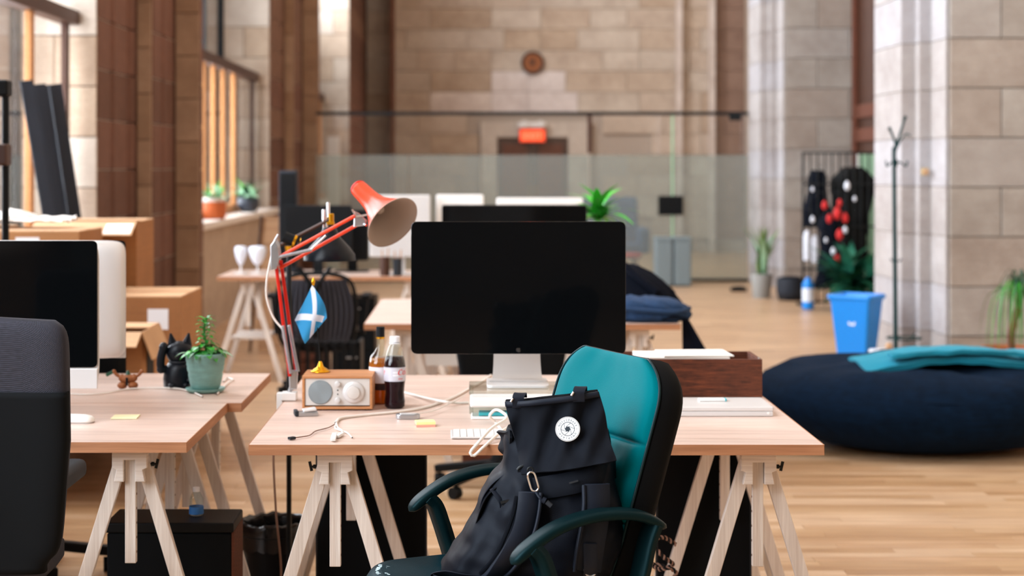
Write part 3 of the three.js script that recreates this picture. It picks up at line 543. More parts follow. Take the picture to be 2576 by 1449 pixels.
{
  const t = lyingCable('cable', 'thick white display cable lying across the main desk', [D(845, 1064), D(858, 1052), D(900, 1046), D(1000, 1036), D(1060, 1027), D(1110, 1012), D(1150, 995), D(1185, 975), D(1215, 958), D(1235, 944)], 0.0042, M.cord);
  mesh('plug', bar(D(842, 1092, 0.007), D(838, 1106, 0.007), 0.014, 0.009, V(0, 1, 0), 0.002), M.white, t);
  mesh('plug', bar(D(862, 1090, 0.006), D(848, 1098, 0.006), 0.012, 0.008, V(0, 1, 0), 0.002), M.white, t);
  mesh('branch', [tube([D(846, 1063), D(850, 1075), D(862, 1086), D(850, 1094)], 0.0026), tube([D(846, 1063), D(845, 1078), D(872, 1088), D(886, 1101)], 0.0022)], M.cord, t);
  const w = lyingCable('cable', 'thin grey lead with a small dark plug near the desk front', [D(846, 1065), D(825, 1076), D(795, 1084), D(776, 1096), D(750, 1100), D(738, 1102)], 0.0015, M.trunk);
  mesh('plug', bar(D(741, 1101, 0.005), D(727, 1103, 0.005), 0.013, 0.007, V(0, 1, 0), 0.001), M.darkGrey, w);
  lyingCable('cable', 'white cable crossing the desk behind the cola bottle to the box', [D(1012, 986), D(1050, 996), D(1080, 1003, 0.010), D(1120, 1011, 0.0135), D(1150, 1014, 0.006), D(1178, 1013)], 0.0042, M.cord);
  lyingCable('cable', 'thin white lead running from the grey puck towards the display', [D(1022, 1048), D(1040, 1042, 0.012), D(1080, 1036, 0.012), D(1130, 1016, 0.013), D(1175, 990, 0.006)], 0.0018, M.cord);
  lyingCable('cable', 'looped white cable hanging over the desk edge beside the backpack', [D(1268, 1090, 0.012), D(1246, 1062, 0.015), at(1232, 1046, 4.75), at(1246, 1031, 4.75), at(1268, 1040, 4.72), at(1274, 1052, 4.68), at(1240, 1075, 4.6), at(1205, 1112, 4.47), at(1183, 1140, 4.45), at(1190, 1147, 4.45), at(1215, 1126, 4.46), at(1256, 1090, 4.56), D(1300, 1062, 0.02)], 0.0042, M.cord);
}
{
  const p = thing('hub_puck', 'flat grey oval gadget on the desk beside the sticky notes', 'gadget', on(1026, 1053, DT));
  mesh('body', ext(rr(0.072, 0.036, 0.017), 0.014, 0.003).rotateX(-Math.PI / 2), M.steel, p); mesh('top', ext(rr(0.05, 0.02, 0.009), 0.002).rotateX(-Math.PI / 2).translate(0, 0.014, 0), M.alu, p);
  const n = thing('sticky_notes', 'small pad of pale green sticky notes with a pink lower layer', 'notepad', on(1069, 1071, DT), 0.15);
  mesh('pink_layer', mv(box(0.055, 0.006, 0.045), 0, 0.003, 0), M.pink, n); mesh('green_layer', mv(box(0.055, 0.008, 0.045), 0.0005, 0.0102, 0), M.postGreen, n);
  const g = thing('wallet_gadget', 'small grey metal gadget lying before the wooden radio', 'gadget', on(770, 1045, DT), 0.2);
  mesh('body', mv(box(0.07, 0.012, 0.045, 0.004), 0, 0.006, 0), M.steel, g); mesh('cover', mv(box(0.04, 0.007, 0.043, 0.003).rotateZ(0.12), 0.01, 0.0175, 0), M.alu, g); mesh('clasp', mv(box(0.012, 0.016, 0.05, 0.003), -0.03, 0.009, 0), M.darkGrey, g);
}
{ // table radio
  const t = thing('radio', 'small wooden table radio with a silver face', 'radio', on(848.5, 1033, DT)), w = 0.216, h = 0.106, d = 0.165;
  const case_ = ext([[-w / 2, 0.004], [w / 2, 0.004], [w / 2, h], [-w / 2, h]], d, 0.002, [[[-w / 2 + 0.008, 0.012], [-w / 2 + 0.008, h - 0.008], [w / 2 - 0.008, h - 0.008], [w / 2 - 0.008, 0.012]]]).translate(0, 0, -d);
  mesh('wooden_case', uvm(case_), M.case, t);
  mesh('faceplate', mv(box(w - 0.017, h - 0.021, 0.012, 0.001), 0, 0.058, -0.010), M.face, t);
  mesh('back_plate', mv(box(w - 0.017, h - 0.021, 0.01), 0, 0.058, -d + 0.012), M.black, t);
  mesh('feet', [-1, 1].flatMap((a) => [-0.02, -d + 0.02].map((z) => cyl(0.008, 0.008, 0.005, 12).translate(a * 0.09, 0.0025, z))), M.black, t).name = 'foot';
  const gr = mesh('speaker_grille', lathe([[0.037, -0.002], [0.037, 0.001], [0.034, 0.0025], [0, 0.004]], 40).rotateX(Math.PI / 2).translate(-0.0525, 0.056, -0.003), std({ color: 0xa5b0b4, roughness: 0.5, metalness: 0.3, bumpMap: rep(T.weave, 6, 6), bumpScale: 0.0006 }), t);
  mesh('dial_ring', lathe([[0.034, -0.002], [0.034, 0.002], [0.031, 0.006], [0.024, 0.009], [0.019, 0.009]], 40).rotateX(Math.PI / 2).translate(0.050, 0.056, -0.003), M.alu, t);
  mesh('tuning_knob', lathe([[0.020, 0], [0.020, 0.014], [0.018, 0.017], [0, 0.018]], 40).rotateX(Math.PI / 2).translate(0.050, 0.056, -0.002), M.face, t);
  for (const y of [0.082, 0.032]) mesh('small_knob', lathe([[0.0085, -0.002], [0.0085, 0.009], [0.007, 0.011], [0, 0.011]], 24).rotateX(Math.PI / 2).translate(0.001, y, -0.003), M.alu, t);
  for (const y of [0.05, 0.062]) mesh('indicator', lathe([[0.002, -0.001], [0.002, 0.001], [0, 0.002]], 12).rotateX(Math.PI / 2).translate(0.001, y, -0.0035), M.darkGrey, t);
}
{ // little flag on a gilt stand on the radio
  const f = at(806, 936, 5.2), o = V(f.x, DT + 0.106, f.z), L = (px, py, dz = 0) => at(px, py, 5.2).sub(o).add(V(0, 0, dz));
  const t = thing('desk_flag', 'blue desk flag with a white diagonal cross on a gilt stand', 'flag', o);
  mesh('base', lathe([[0, 0.0005], [0.03, 0.0005], [0.031, 0.004], [0.022, 0.010], [0.010, 0.018], [0.006, 0.03], [0.004, 0.034], [0, 0.035]], 32), M.brass, t);
  mesh('pole', rod(V(0, 0.03, 0), L(788, 716), 0.0018), M.black, t);
  mesh('finial', lathe([[0.0035, 0], [0.0045, 0.004], [0.0065, 0.012], [0.004, 0.02], [0, 0.026]], 16).translate(...L(788, 718).toArray()), M.brass, t);
  const cloth = (u, v) => { // u: along fly, v: from the top corner down; the flag hangs by its hoist from the finial
    const a = L(786, 717), b = L(742, 805), c = L(822, 800), d = L(768, 864);
    const p = a.clone().multiplyScalar((1 - u) * (1 - v)).add(c.clone().multiplyScalar(u * (1 - v))).add(b.clone().multiplyScalar((1 - u) * v)).add(d.clone().multiplyScalar(u * v));
    const bow = Math.sin(u * Math.PI) * (1 - v) * 0.012; p.x += bow; p.z += 0.008 * Math.sin((u * 0.9 - v * 0.5) * 6) + 0.006; return p;
  };
  const saltire = canvas(256, 256, (x, w, h) => { x.fillStyle = '#1f93c8'; x.fillRect(0, 0, w, h); x.strokeStyle = '#e6eaf2'; x.lineWidth = 40; x.beginPath(); x.moveTo(-20, h * 0.24); x.lineTo(w + 20, h + 10); x.moveTo(w + 20, -20 + 20); x.lineTo(-20 + 40, h - 40); x.stroke(); });
  mesh('cloth', slabOf(24, 24, cloth, 0.0012), phy({ map: saltire, roughness: 0.8, transmission: 0.3, thickness: 0 }), t);
}
// bottles
{
  const t = thing('cola_bottle', 'clear cola bottle with a silver label and white cap beside the radio', 'bottle', on(993, 1026, DT));
  mesh('bottle', lathe([[0.0335, 0.126], [0.0325, 0.145], [0.026, 0.175], [0.016, 0.195], [0.0135, 0.2], [0.0135, 0.208]], 40), M.clear, t);
  mesh('cola', lathe([[0, 0.002], [0.024, 0.0], [0.031, 0.006], [0.032, 0.02], [0.029, 0.05], [0.0315, 0.075], [0.0333, 0.09], [0.0333, 0.127], [0.031, 0.144], [0.0275, 0.160], [0, 0.160]], 40), M.cola, t);
  mesh('label', new THREE.CylinderGeometry(0.0341, 0.0341, 0.044, 48, 1, true).translate(0, 0.107, 0), std({ side: THREE.DoubleSide, roughness: 0.35, metalness: 0.1, map: canvas(1024, 220, (x, w, h) => { x.fillStyle = '#cfd0da'; x.fillRect(0, 0, w, h); x.fillStyle = '#b8bac6'; x.fillRect(0, 0, w, 10); x.fillRect(0, h - 10, w, 10); x.fillStyle = '#eef0f6'; for (const k of [-40, 440]) { x.fillRect(k, 66, 120, 26); x.fillRect(k, 110, 120, 26); } x.fillStyle = '#d2232e'; x.font = 'italic bold 120px serif'; x.fillText('Coke', 60, 118); x.fillText('Coke', 570, 118); x.font = 'bold 40px serif'; x.fillText('diet', 80, 190); x.fillText('diet', 590, 190); }) }), t).rotation.y = -0.12;
  mesh('cap', [cyl(0.0155, 0.0155, 0.017, 30).translate(0, 0.2135, 0), cyl(0.017, 0.017, 0.003, 30).translate(0, 0.2015, 0)], M.cap, t);
  const b = thing('whisky_bottle', 'amber spirit bottle with a black cap behind the cola bottle', 'bottle', on(957, 1014, DT));
  mesh('bottle', lathe([[0.036, 0.128], [0.033, 0.148], [0.018, 0.165], [0.0125, 0.178], [0.012, 0.2], [0.012, 0.215]], 40), M.clear, b);
  mesh('whisky', lathe([[0, 0.002], [0.033, 0], [0.036, 0.006], [0.036, 0.128], [0.0325, 0.144], [0, 0.144]], 40), M.whisky, b);
  mesh('label', new THREE.CylinderGeometry(0.0364, 0.0364, 0.05, 48, 1, true).translate(0, 0.092, 0), std({ side: THREE.DoubleSide, color: 0xe6e4ea, roughness: 0.6 }), b);
  mesh('lower_label', new THREE.CylinderGeometry(0.0363, 0.0363, 0.02, 48, 1, true).translate(0, 0.055, 0), std({ side: THREE.DoubleSide, color: 0x2a0d10, roughness: 0.5 }), b);
  mesh('cap', cyl(0.0135, 0.0135, 0.032, 28).translate(0, 0.226, 0), M.black, b); mesh('cap_ring', cyl(0.0138, 0.0138, 0.006, 28).translate(0, 0.207, 0), M.brass, b);
}
{ // wooden box with papers, silver case
  const t = thing('wooden_box', 'dark brown wooden box at the back right of the main desk', 'box', V(0.715, DT, -5.52)), w = 0.45, h = 0.123, d = 0.24;
  mesh('front', uvm(mv(box(w, h, 0.012, 0.001), 0, h / 2, d / 2 - 0.006)), M.crate, t); mesh('back', uvm(mv(box(w, h, 0.012, 0.001), 0, h / 2, -d / 2 + 0.006)), M.crate, t);
  for (const s of [1, -1]) mesh('side', uvm(mv(box(0.012, h, d - 0.0245, 0.001), s * (w / 2 - 0.006), h / 2, 0)), M.crate, t);
  mesh('floor_panel', mv(box(w - 0.026, 0.006, d - 0.026), 0, 0.004, 0), M.crate, t);
  mesh('corner_pin', cyl(0.003, 0.003, 0.006, 10).translate(w / 2 - 0.01, h + 0.003, d / 2 - 0.008), M.chrome, t);
  const p = thing('paper_stack', 'stack of white papers lying in the brown wooden box', 'paper', V(0.69, DT + 0.0075, -5.53));
  mesh('sheets', mv(box(0.3, 0.118, 0.2, 0.002), 0, 0.059, 0), M.paper, p); mesh('top_sheet', mv(box(0.23, 0.004, 0.19).rotateY(0.05), 0.045, 0.1215, 0.0), M.paper, p);
  const c = thing('silver_case', 'flat pale grey case lying at the right of the desk', 'case', V(0.70, DT, -5.085));
  mesh('base', mv(box(0.40, 0.015, 0.21, 0.003), 0, 0.008, 0), M.alu, c); mesh('lid', mv(box(0.402, 0.013, 0.212, 0.004), 0, 0.0222, 0), M.alu, c); mesh('latch', cyl(0.004, 0.004, 0.003, 12).rotateX(Math.PI / 2).translate(0.185, 0.01, 0.105), M.white, c);
  const r = thing('remote_control', 'small white remote lying on the flat grey case', 'remote', V(0.735, DT + 0.0288, -5.11), 0.03);
  mesh('body', mv(box(0.085, 0.008, 0.028, 0.003), 0, 0.0043, 0), M.white, r); mesh('end_cap', mv(box(0.006, 0.0085, 0.0285, 0.002), 0.04, 0.0045, 0), M.cyan, r);
}
// left desks
{
  const m = thing('mouse', 'white computer mouse beside the dark grey chair back', 'mouse', on(190, 1062, DT), 1.4);
  mesh('body', loft([0, 1, 2, 3, 4, 5].map((j) => { const s = [1, 1, 0.97, 0.86, 0.62, 0.25][j], y = [0.002, 0.006, 0.012, 0.018, 0.022, 0.0235][j]; return Array.from({ length: 32 }, (_, i) => { const a = i / 32 * 2 * Math.PI; return V(sup(a, 0.7) * 0.029 * s, y, sus(a, 0.7) * 0.057 * s); }); })), M.white, m); mesh('base', ext(rr(0.05, 0.105, 0.02), 0.003).rotateX(-Math.PI / 2), M.alu, m);
  const n = thing('paper_note', 'cream paper note lying on the left front desk', 'note', on(316, 1050, DT), 0.05);
  mesh('sheet', mv(box(0.076, 0.003, 0.076), 0, 0.002, 0), M.post, n);
  lyingCable('cable', 'white charging cable curving over the left rear desk to the pot', [D(168, 990), D(220, 992), D(270, 988), D(320, 979), D(370, 976), D(440, 977), D(478, 984), D(510, 998)], 0.0028, M.cord);
  lyingCable('cable', 'loose end of white cable lying behind the teal pot', [D(545, 992), D(575, 962), D(586, 955), D(572, 950), D(562, 960)], 0.0028, M.cord);
}
{ // teal plant pot with a succulent
  const o = on(517, 986, DT), t = thing('potted_plant', 'small green trailing plant in a teal ribbed pot on a saucer', 'plant', o);
  mesh('saucer', lathe([[0, 0.0], [0.05, 0.0], [0.062, 0.006], [0.066, 0.014], [0.063, 0.0145], [0.05, 0.008], [0, 0.007]], 40), M.tealPot, t);
  const pr = [[0, 0.009], [0.04, 0.009], [0.046, 0.014]]; for (let i = 0; i <= 16; i++) { const k = i / 16; pr.push([0.047 + 0.020 * Math.pow(k, 0.7) - (Math.abs(k - 0.42) < 0.04 ? 0.002 : 0) + (k > 0.55 ? 0.0007 * Math.sin(i * 3) : 0), 0.016 + k * 0.112]); } pr.push([0.066, 0.13], [0.062, 0.129], [0.06, 0.118], [0, 0.116]);
  mesh('pot', lathe(pr, 48), M.tealPot, t);
  mesh('soil', lathe([[0.06, 0.118], [0.03, 0.123], [0, 0.125]], 24), M.soil, t);
  mesh('stem', tube([V(0, 0.12, 0), V(0.002, 0.16, 0.004), V(-0.004, 0.21, 0), V(0.002, 0.24, -0.002)], 0.003), M.leaf, t);
  const lf = surf(6, 8, (u, v) => { const w = Math.sin(Math.min(1, v * 1.02) * Math.PI) ** 0.7 * 0.011; return V((u - 0.5) * 2 * w, 0.006 * Math.sin(v * Math.PI) - 0.010 * v * v + 0.004 * Math.abs(u - 0.5), v * 0.036); });
  const leafMats = [M.leaf, M.leaf, phy({ color: 0x3fae3a, roughness: 0.3 }), phy({ color: 0x1f7a2e, roughness: 0.3 })];
  for (let i = 0; i < 104; i++) {
    const up = i < 40, y = up ? 0.14 + (i / 40) * 0.105 : 0.122 + rnd(0.045) * (1 - (i - 40) / 90), a = i * 2.4, m = mesh('leaf', lf, leafMats[i % 4], t), r = up ? 0.005 : 0.048 * (i - 40) / 64;
    m.position.set(Math.cos(a) * r, y, Math.sin(a) * r); m.rotation.set(0, Math.PI / 2 - a, 0); m.rotateX(up ? -0.5 + (1 - (y - 0.14) / 0.105) * 0.5 : rnd(-0.15, 0.35)); m.scale.setScalar(up ? 0.86 : rnd(0.85, 1.25));
  }
  for (const s of [1, -1]) { const m = mesh('leaf', lf, M.leafPale, t); m.position.set(s * 0.05, 0.128, 0.02); m.rotation.y = s * 1.4; m.scale.set(0.7, 1, 1.3); }
}
{ // black waving cat figurine
  const o = on(452, 974, DT), t = thing('cat_figurine', 'black waving cat figurine behind the teal plant pot', 'figurine', o, 0.15);
  const el = (x, y, z, a, b, c) => new THREE.SphereGeometry(1, 28, 20).scale(a, b, c).translate(x, y, z);
  mesh('body', [lathe([[0, 0], [0.05, 0], [0.054, 0.004], [0.056, 0.03], [0.05, 0.065], [0.036, 0.088], [0, 0.092]], 36), el(0, 0.118, 0.004, 0.046, 0.040, 0.038), el(-0.022, 0.012, 0.038, 0.016, 0.012, 0.022), el(0.022, 0.012, 0.038, 0.016, 0.012, 0.022), el(0, 0.112, 0.04, 0.016, 0.012, 0.010)], M.cat, t);
  for (const s of [-1, 1]) { const e = mesh('ear', cyl(0.003, 0.019, 0.042, 16).scale(1, 1, 0.6).rotateZ(-s * 0.18).translate(s * 0.027, 0.163, 0), M.cat, t); }
  mesh('raised_paw', [tube([V(-0.040, 0.062, 0.01), V(-0.060, 0.068, 0.018), V(-0.062, 0.10, 0.02), V(-0.054, 0.135, 0.02)], 0.014, 14, 24), el(-0.053, 0.138, 0.02, 0.0155, 0.018, 0.0155), el(-0.062, 0.064, 0.018, 0.0145, 0.0145, 0.0145)], M.cat, t);
  mesh('lowered_paw', tube([V(0.040, 0.07, 0.016), V(0.044, 0.045, 0.036), V(0.030, 0.022, 0.046)], 0.011, 12, 18), M.cat, t);
  mesh('collar', new THREE.TorusGeometry(0.034, 0.004, 8, 32).rotateX(Math.PI / 2).translate(0, 0.088, 0.003), M.darkGrey, t);
}
{ // brown wooden toy with raised arms
  const o = on(322, 978, DT), t = thing('wooden_toy', 'little brown wooden toy with both arms raised on the left desk', 'toy', o);
  const el = (x, y, z, a, b, c) => new THREE.SphereGeometry(1, 24, 16).scale(a, b, c).translate(x, y, z);
  mesh('body', [el(0, 0.034, 0, 0.026, 0.016, 0.018), el(-0.02, 0.037, 0, 0.012, 0.013, 0.013), el(0.02, 0.037, 0, 0.012, 0.013, 0.013)], M.toy, t);
  for (const s of [-1, 1]) mesh('foot', el(s * 0.018, 0.013, 0.006, 0.017, 0.0125, 0.018), M.toy, t);
  for (const s of [-1, 1]) mesh('arm', [tube([V(s * 0.024, 0.04, 0), V(s * 0.038, 0.048, 0.002), V(s * 0.046, 0.058, 0.003)], 0.0055, 10, 14), el(s * 0.047, 0.059, 0.003, 0.007, 0.007, 0.007)], M.toy, t);
  mesh('hood', cyl(0.003, 0.012, 0.02, 16).translate(0, 0.052, 0), M.leafDark, t);
  mesh('paddle', bar(V(-0.046, 0.06, 0.006), V(-0.072, 0.046, 0.008), 0.011, 0.004, V(0, 0, 1), 0.001), M.leafDark, t);
  mesh('belt', bar(V(0, 0.014, 0.02), V(0, 0.04, 0.0185), 0.007, 0.004), M.black, t);
}
{
  const o = V(-0.815, 0.4525, -4.895), t = thing('plastic_bottle', 'small clear plastic bottle with a blue label on the low black box', 'bottle', o);
  mesh('bottle', lathe([[0, 0.001], [0.019, 0], [0.021, 0.004], [0.021, 0.05], [0.012, 0.066], [0.009, 0.07]], 28), M.clear, t);
  mesh('label', new THREE.CylinderGeometry(0.0214, 0.0214, 0.022, 28, 1, true).translate(0, 0.016, 0), std({ color: 0x3a7ec8, side: THREE.DoubleSide, roughness: 0.5 }), t);
  mesh('cap', cyl(0.0105, 0.0105, 0.012, 20).translate(0, 0.076, 0), M.cap, t);
}

// ---------------------------------------------------------------- red architect lamp
{
  const Zl = 5.33, o = at(738, 1016, Zl); o.y = DT;
  const t = thing('desk_lamp', 'red spring-arm lamp clamped to the left edge of the main desk', 'lamp', V(-0.585, DT, -Zl));
  const L = (px, py, dz = 0) => at(px, py, Zl).sub(t.position).add(V(0, 0, dz));
  mesh('clamp', [mv(box(0.05, 0.026, 0.05, 0.004), -0.004, 0.0142, 0), mv(box(0.02, 0.09, 0.03, 0.003), -0.0335, -0.02, 0), mv(box(0.04, 0.012, 0.03, 0.003), -0.012, -0.062, 0), rod(V(-0.004, -0.075, 0), V(-0.004, -0.036, 0), 0.005)], M.white, t);
  mesh('pivot', [rod(V(-0.004, 0.026, 0), L(735, 968), 0.007), ext([[-0.012, -0.03], [0.012, -0.03], [0.014, 0.03], [-0.014, 0.03]], 0.022, 0.003).translate(...L(738, 955, -0.011).toArray())], M.steel, t);
  const red = (a, b, dz) => rod(L(...a, dz), L(...b, dz), 0.0056, 14);
  mesh('lower_rod', red([694, 652], [730, 945], 0.013), M.red, t); mesh('lower_rod', red([705, 655], [745, 945], -0.013), M.red, t);
  for (const [a, b, dz] of [[[713, 818], [734, 938], 0.026], [[727, 818], [750, 935], 0.002]]) mesh('spring', coil(L(...a, dz), L(...b, dz), 0.006, 34), M.steel, t);
  mesh('elbow', ext([[-0.011, -0.05], [0.008, -0.045], [0.018, -0.01], [0.013, 0.03], [0.003, 0.05], [-0.012, 0.03]], 0.012, 0.003).translate(...L(692, 640, 0.018).toArray()), M.steel, t);
  mesh('elbow', ext([[-0.011, -0.05], [0.008, -0.045], [0.018, -0.01], [0.013, 0.03], [0.003, 0.05], [-0.012, 0.03]], 0.012, 0.003).translate(...L(692, 640, -0.03).toArray()), M.steel, t);
  mesh('elbow_pin', [rod(L(697, 622, -0.034), L(697, 622, 0.036), 0.005), rod(L(699, 664, -0.034), L(699, 664, 0.036), 0.005), tube([L(700, 590, 0), L(690, 612, 0.01), L(686, 640, 0.012)], 0.004)], M.steel, t);
  mesh('upper_rod', red([700, 648], [893, 543], 0.010), M.orange, t); mesh('upper_rod', red([703, 675], [896, 567], -0.010), M.orange, t);
  mesh('spring', coil(L(702, 646, 0.024), L(786, 627, 0.022), 0.0058, 30), M.steel, t);
  mesh('spring_arm', rod(L(784, 627, 0.022), L(820, 592, 0.012), 0.0035), M.chrome, t);
  mesh('head_bracket', ext([[-0.017, -0.02], [0.02, -0.016], [0.026, 0.0], [0.0, 0.024], [-0.014, 0.03]], 0.018, 0.003).translate(...L(903, 555, -0.009).toArray()), M.steel, t);
  mesh('thumb_screw', [rod(L(886, 527, 0.012), L(897, 545, 0.012), 0.003), rod(L(897, 545, 0.012), L(925, 540, 0.012), 0.003), rod(L(905, 560, -0.02), L(922, 566, 0.02), 0.004)], M.chrome, t);
  // shade: axis runs right, down and towards the eye
  const axis = V(0.588, -0.542, 0.6).normalize(), mouth = L(989, 559, 0.03), q = new THREE.Quaternion().setFromUnitVectors(V(0, 1, 0), axis);
  const sh = [[0, -0.205], [0.018, -0.205], [0.0265, -0.2], [0.029, -0.19], [0.0305, -0.15], [0.033, -0.118], [0.04, -0.09], [0.054, -0.06], [0.072, -0.03], [0.088, -0.008], [0.094, 0.0]];
  const put = (g) => g.applyQuaternion(q).translate(mouth.x, mouth.y, mouth.z);
  mesh('shade', put(lathe(sh, 56)), M.orange, t);
  mesh('shade_lining', put(lathe([[0.0925, -0.0015], [0.086, -0.010], [0.070, -0.032], [0.052, -0.0615], [0.038, -0.091], [0.031, -0.118], [0.028, -0.15], [0, -0.155]], 56)), M.lampIn, t);
  mesh('shade_rim', put(new THREE.TorusGeometry(0.0935, 0.0016, 8, 56).rotateX(Math.PI / 2)), M.lampIn, t);
  mesh('bulb', put(lathe([[0, -0.062], [0.012, -0.065], [0.02, -0.08], [0.017, -0.098], [0.012, -0.112], [0.011, -0.15]], 28)), phy({ color: 0xb09c8a, roughness: 0.25 }), t);
  mesh('shade_cap_ring', put(lathe([[0.0268, -0.197], [0.0285, -0.201], [0.026, -0.206]], 32)), M.red, t);
  mesh('cord', tube([L(690, 620, 0.02), L(680, 665, 0.02), L(672, 710, 0.015), L(672, 750, 0.01), L(690, 800, 0.01), L(716, 830, 0.02)], 0.0035), M.cord, t);
  function coil(a, b, r, n) { const d = b.clone().sub(a), y = d.clone().normalize(), x = V(0, 0, 1).cross(y).normalize(), z = y.clone().cross(x), p = []; for (let i = 0; i <= n * 8; i++) { const k = i / (n * 8), w = i / 8 * 2 * Math.PI; p.push(a.clone().addScaledVector(d, k).addScaledVector(x, Math.cos(w) * r * 0.75).addScaledVector(z, Math.sin(w) * r * 0.75)); } return new THREE.TubeGeometry(new THREE.CatmullRomCurve3(p), n * 9, 0.0017, 5); }
}
{ // black and brass swing-arm lamp behind the desk
  const Zb = 5.6, x = (727 - CX) / S(Zb), t = thing('floor_lamp', 'black and brass swing-arm floor lamp behind the red lamp', 'lamp', V(x, 0, -Zb));
  const L = (px, py, dz = 0) => at(px, py, Zb).sub(t.position).add(V(0, 0, dz));
  mesh('base', lathe([[0, 0], [0.075, 0], [0.077, 0.006], [0.07, 0.016], [0.012, 0.022], [0, 0.022]], 36).translate(0.03, 0, 0.055), M.blackMetal, t);
  mesh('pole', rod(V(0, 0.012, 0), L(727, 618), 0.0085, 16), M.blackMetal, t);
  mesh('joint', [cyl(0.019, 0.019, 0.05, 20).rotateZ(1.2).translate(...L(733, 603).toArray())], M.black, t);
  mesh('brass_collar', [cyl(0.021, 0.021, 0.008, 20).rotateZ(1.2).translate(...L(742, 606).toArray()), cyl(0.004, 0.011, 0.02, 16).rotateZ(1.3).translate(...L(749, 603).toArray()), cyl(0.017, 0.013, 0.02, 16).translate(...L(728, 626).toArray())], M.brass, t);
  mesh('arm', rod(L(704, 617), L(828, 553), 0.006, 12), M.timberDark, t);
  mesh('arm_tip', rod(L(698, 619), L(706, 616), 0.008, 12), M.black, t);
  mesh('head_joint', [box(0.016, 0.034, 0.02, 0.003).translate(...L(834, 550).toArray()), box(0.026, 0.01, 0.022, 0.002).translate(...L(832, 562).toArray())], M.brass, t);
  mesh('head_pin', [cyl(0.007, 0.007, 0.035, 16).translate(...L(815, 540).toArray()), cyl(0.006, 0.006, 0.05, 16).translate(...L(826, 528).toArray())], M.chrome, t);
  mesh('hanger', [rod(L(820, 545), L(824, 590), 0.004), rod(L(813, 545), L(815, 585), 0.004)], M.chrome, t);
  mesh('shade', lathe([[0.008, 0.112], [0.022, 0.11], [0.028, 0.095], [0.04, 0.075], [0.068, 0.045], [0.086, 0.02], [0.089, 0.0], [0.086, 0.0], [0.082, 0.02], [0.064, 0.043], [0.036, 0.072], [0.01, 0.1]], 48).translate(...L(829, 655).toArray()), phy({ color: c3(0.004, 0.006, 0.009), roughness: 0.3, specularIntensity: 0.35 }), t);
  mesh('bulb', new THREE.SphereGeometry(0.024, 20, 16).translate(...L(829, 632).toArray()), M.pearl, t);
}
tag(mesh('cord', tube([V(-0.612, 0.70, -5.24), V(-0.628, 0.62, -5.24), V(-0.622, 0.4, -5.24), V(-0.606, 0.2, -5.245), V(-0.616, 0.06, -5.25), V(-0.63, 0.006, -5.2), V(-0.66, 0.005, -5.08)], 0.0035, 8, 70), M.cordBrown), 'brown power cord hanging from the desk edge before the wastebasket', 'cord');

// ---------------------------------------------------------------- teal office chair
const chairAt = (x, Z) => V(x, 0, -Z);
function starBase(t, mat, R = 0.29) {
  for (let i = 0; i < 5; i++) {
    const a = i * 2 * Math.PI / 5 + 0.3, d = V(Math.cos(a), 0, Math.sin(a));
    const g = mesh('base_leg', bar(V(0, 0.12, 0).addScaledVector(d, 0.03), V(0, 0.075, 0).addScaledVector(d, R), 0.045, 0.035, V(0, 1, 0), 0.006), mat, t);
    mesh('caster', [cyl(0.027, 0.027, 0.018, 20).rotateX(Math.PI / 2).translate(0, 0.028, 0.012), cyl(0.027, 0.027, 0.018, 20).rotateX(Math.PI / 2).translate(0, 0.028, -0.012), rod(V(0, 0.03, 0), V(0, 0.066, 0), 0.006)].map((k) => k.rotateY(a * 1.7).translate(d.x * (R - 0.02), 0, d.z * (R - 0.02))), M.black, t);
  }
  mesh('hub', lathe([[0.04, 0.085], [0.042, 0.14], [0.032, 0.16], [0.03, 0.24], [0.026, 0.24]], 24), mat, t);
  mesh('gas_column', cyl(0.02, 0.02, 0.2, 20).translate(0, 0.32, 0), M.blackMetal, t);
  mesh('mechanism', mv(box(0.2, 0.045, 0.16, 0.01), 0.0, 0.425, 0), M.black, t);
}
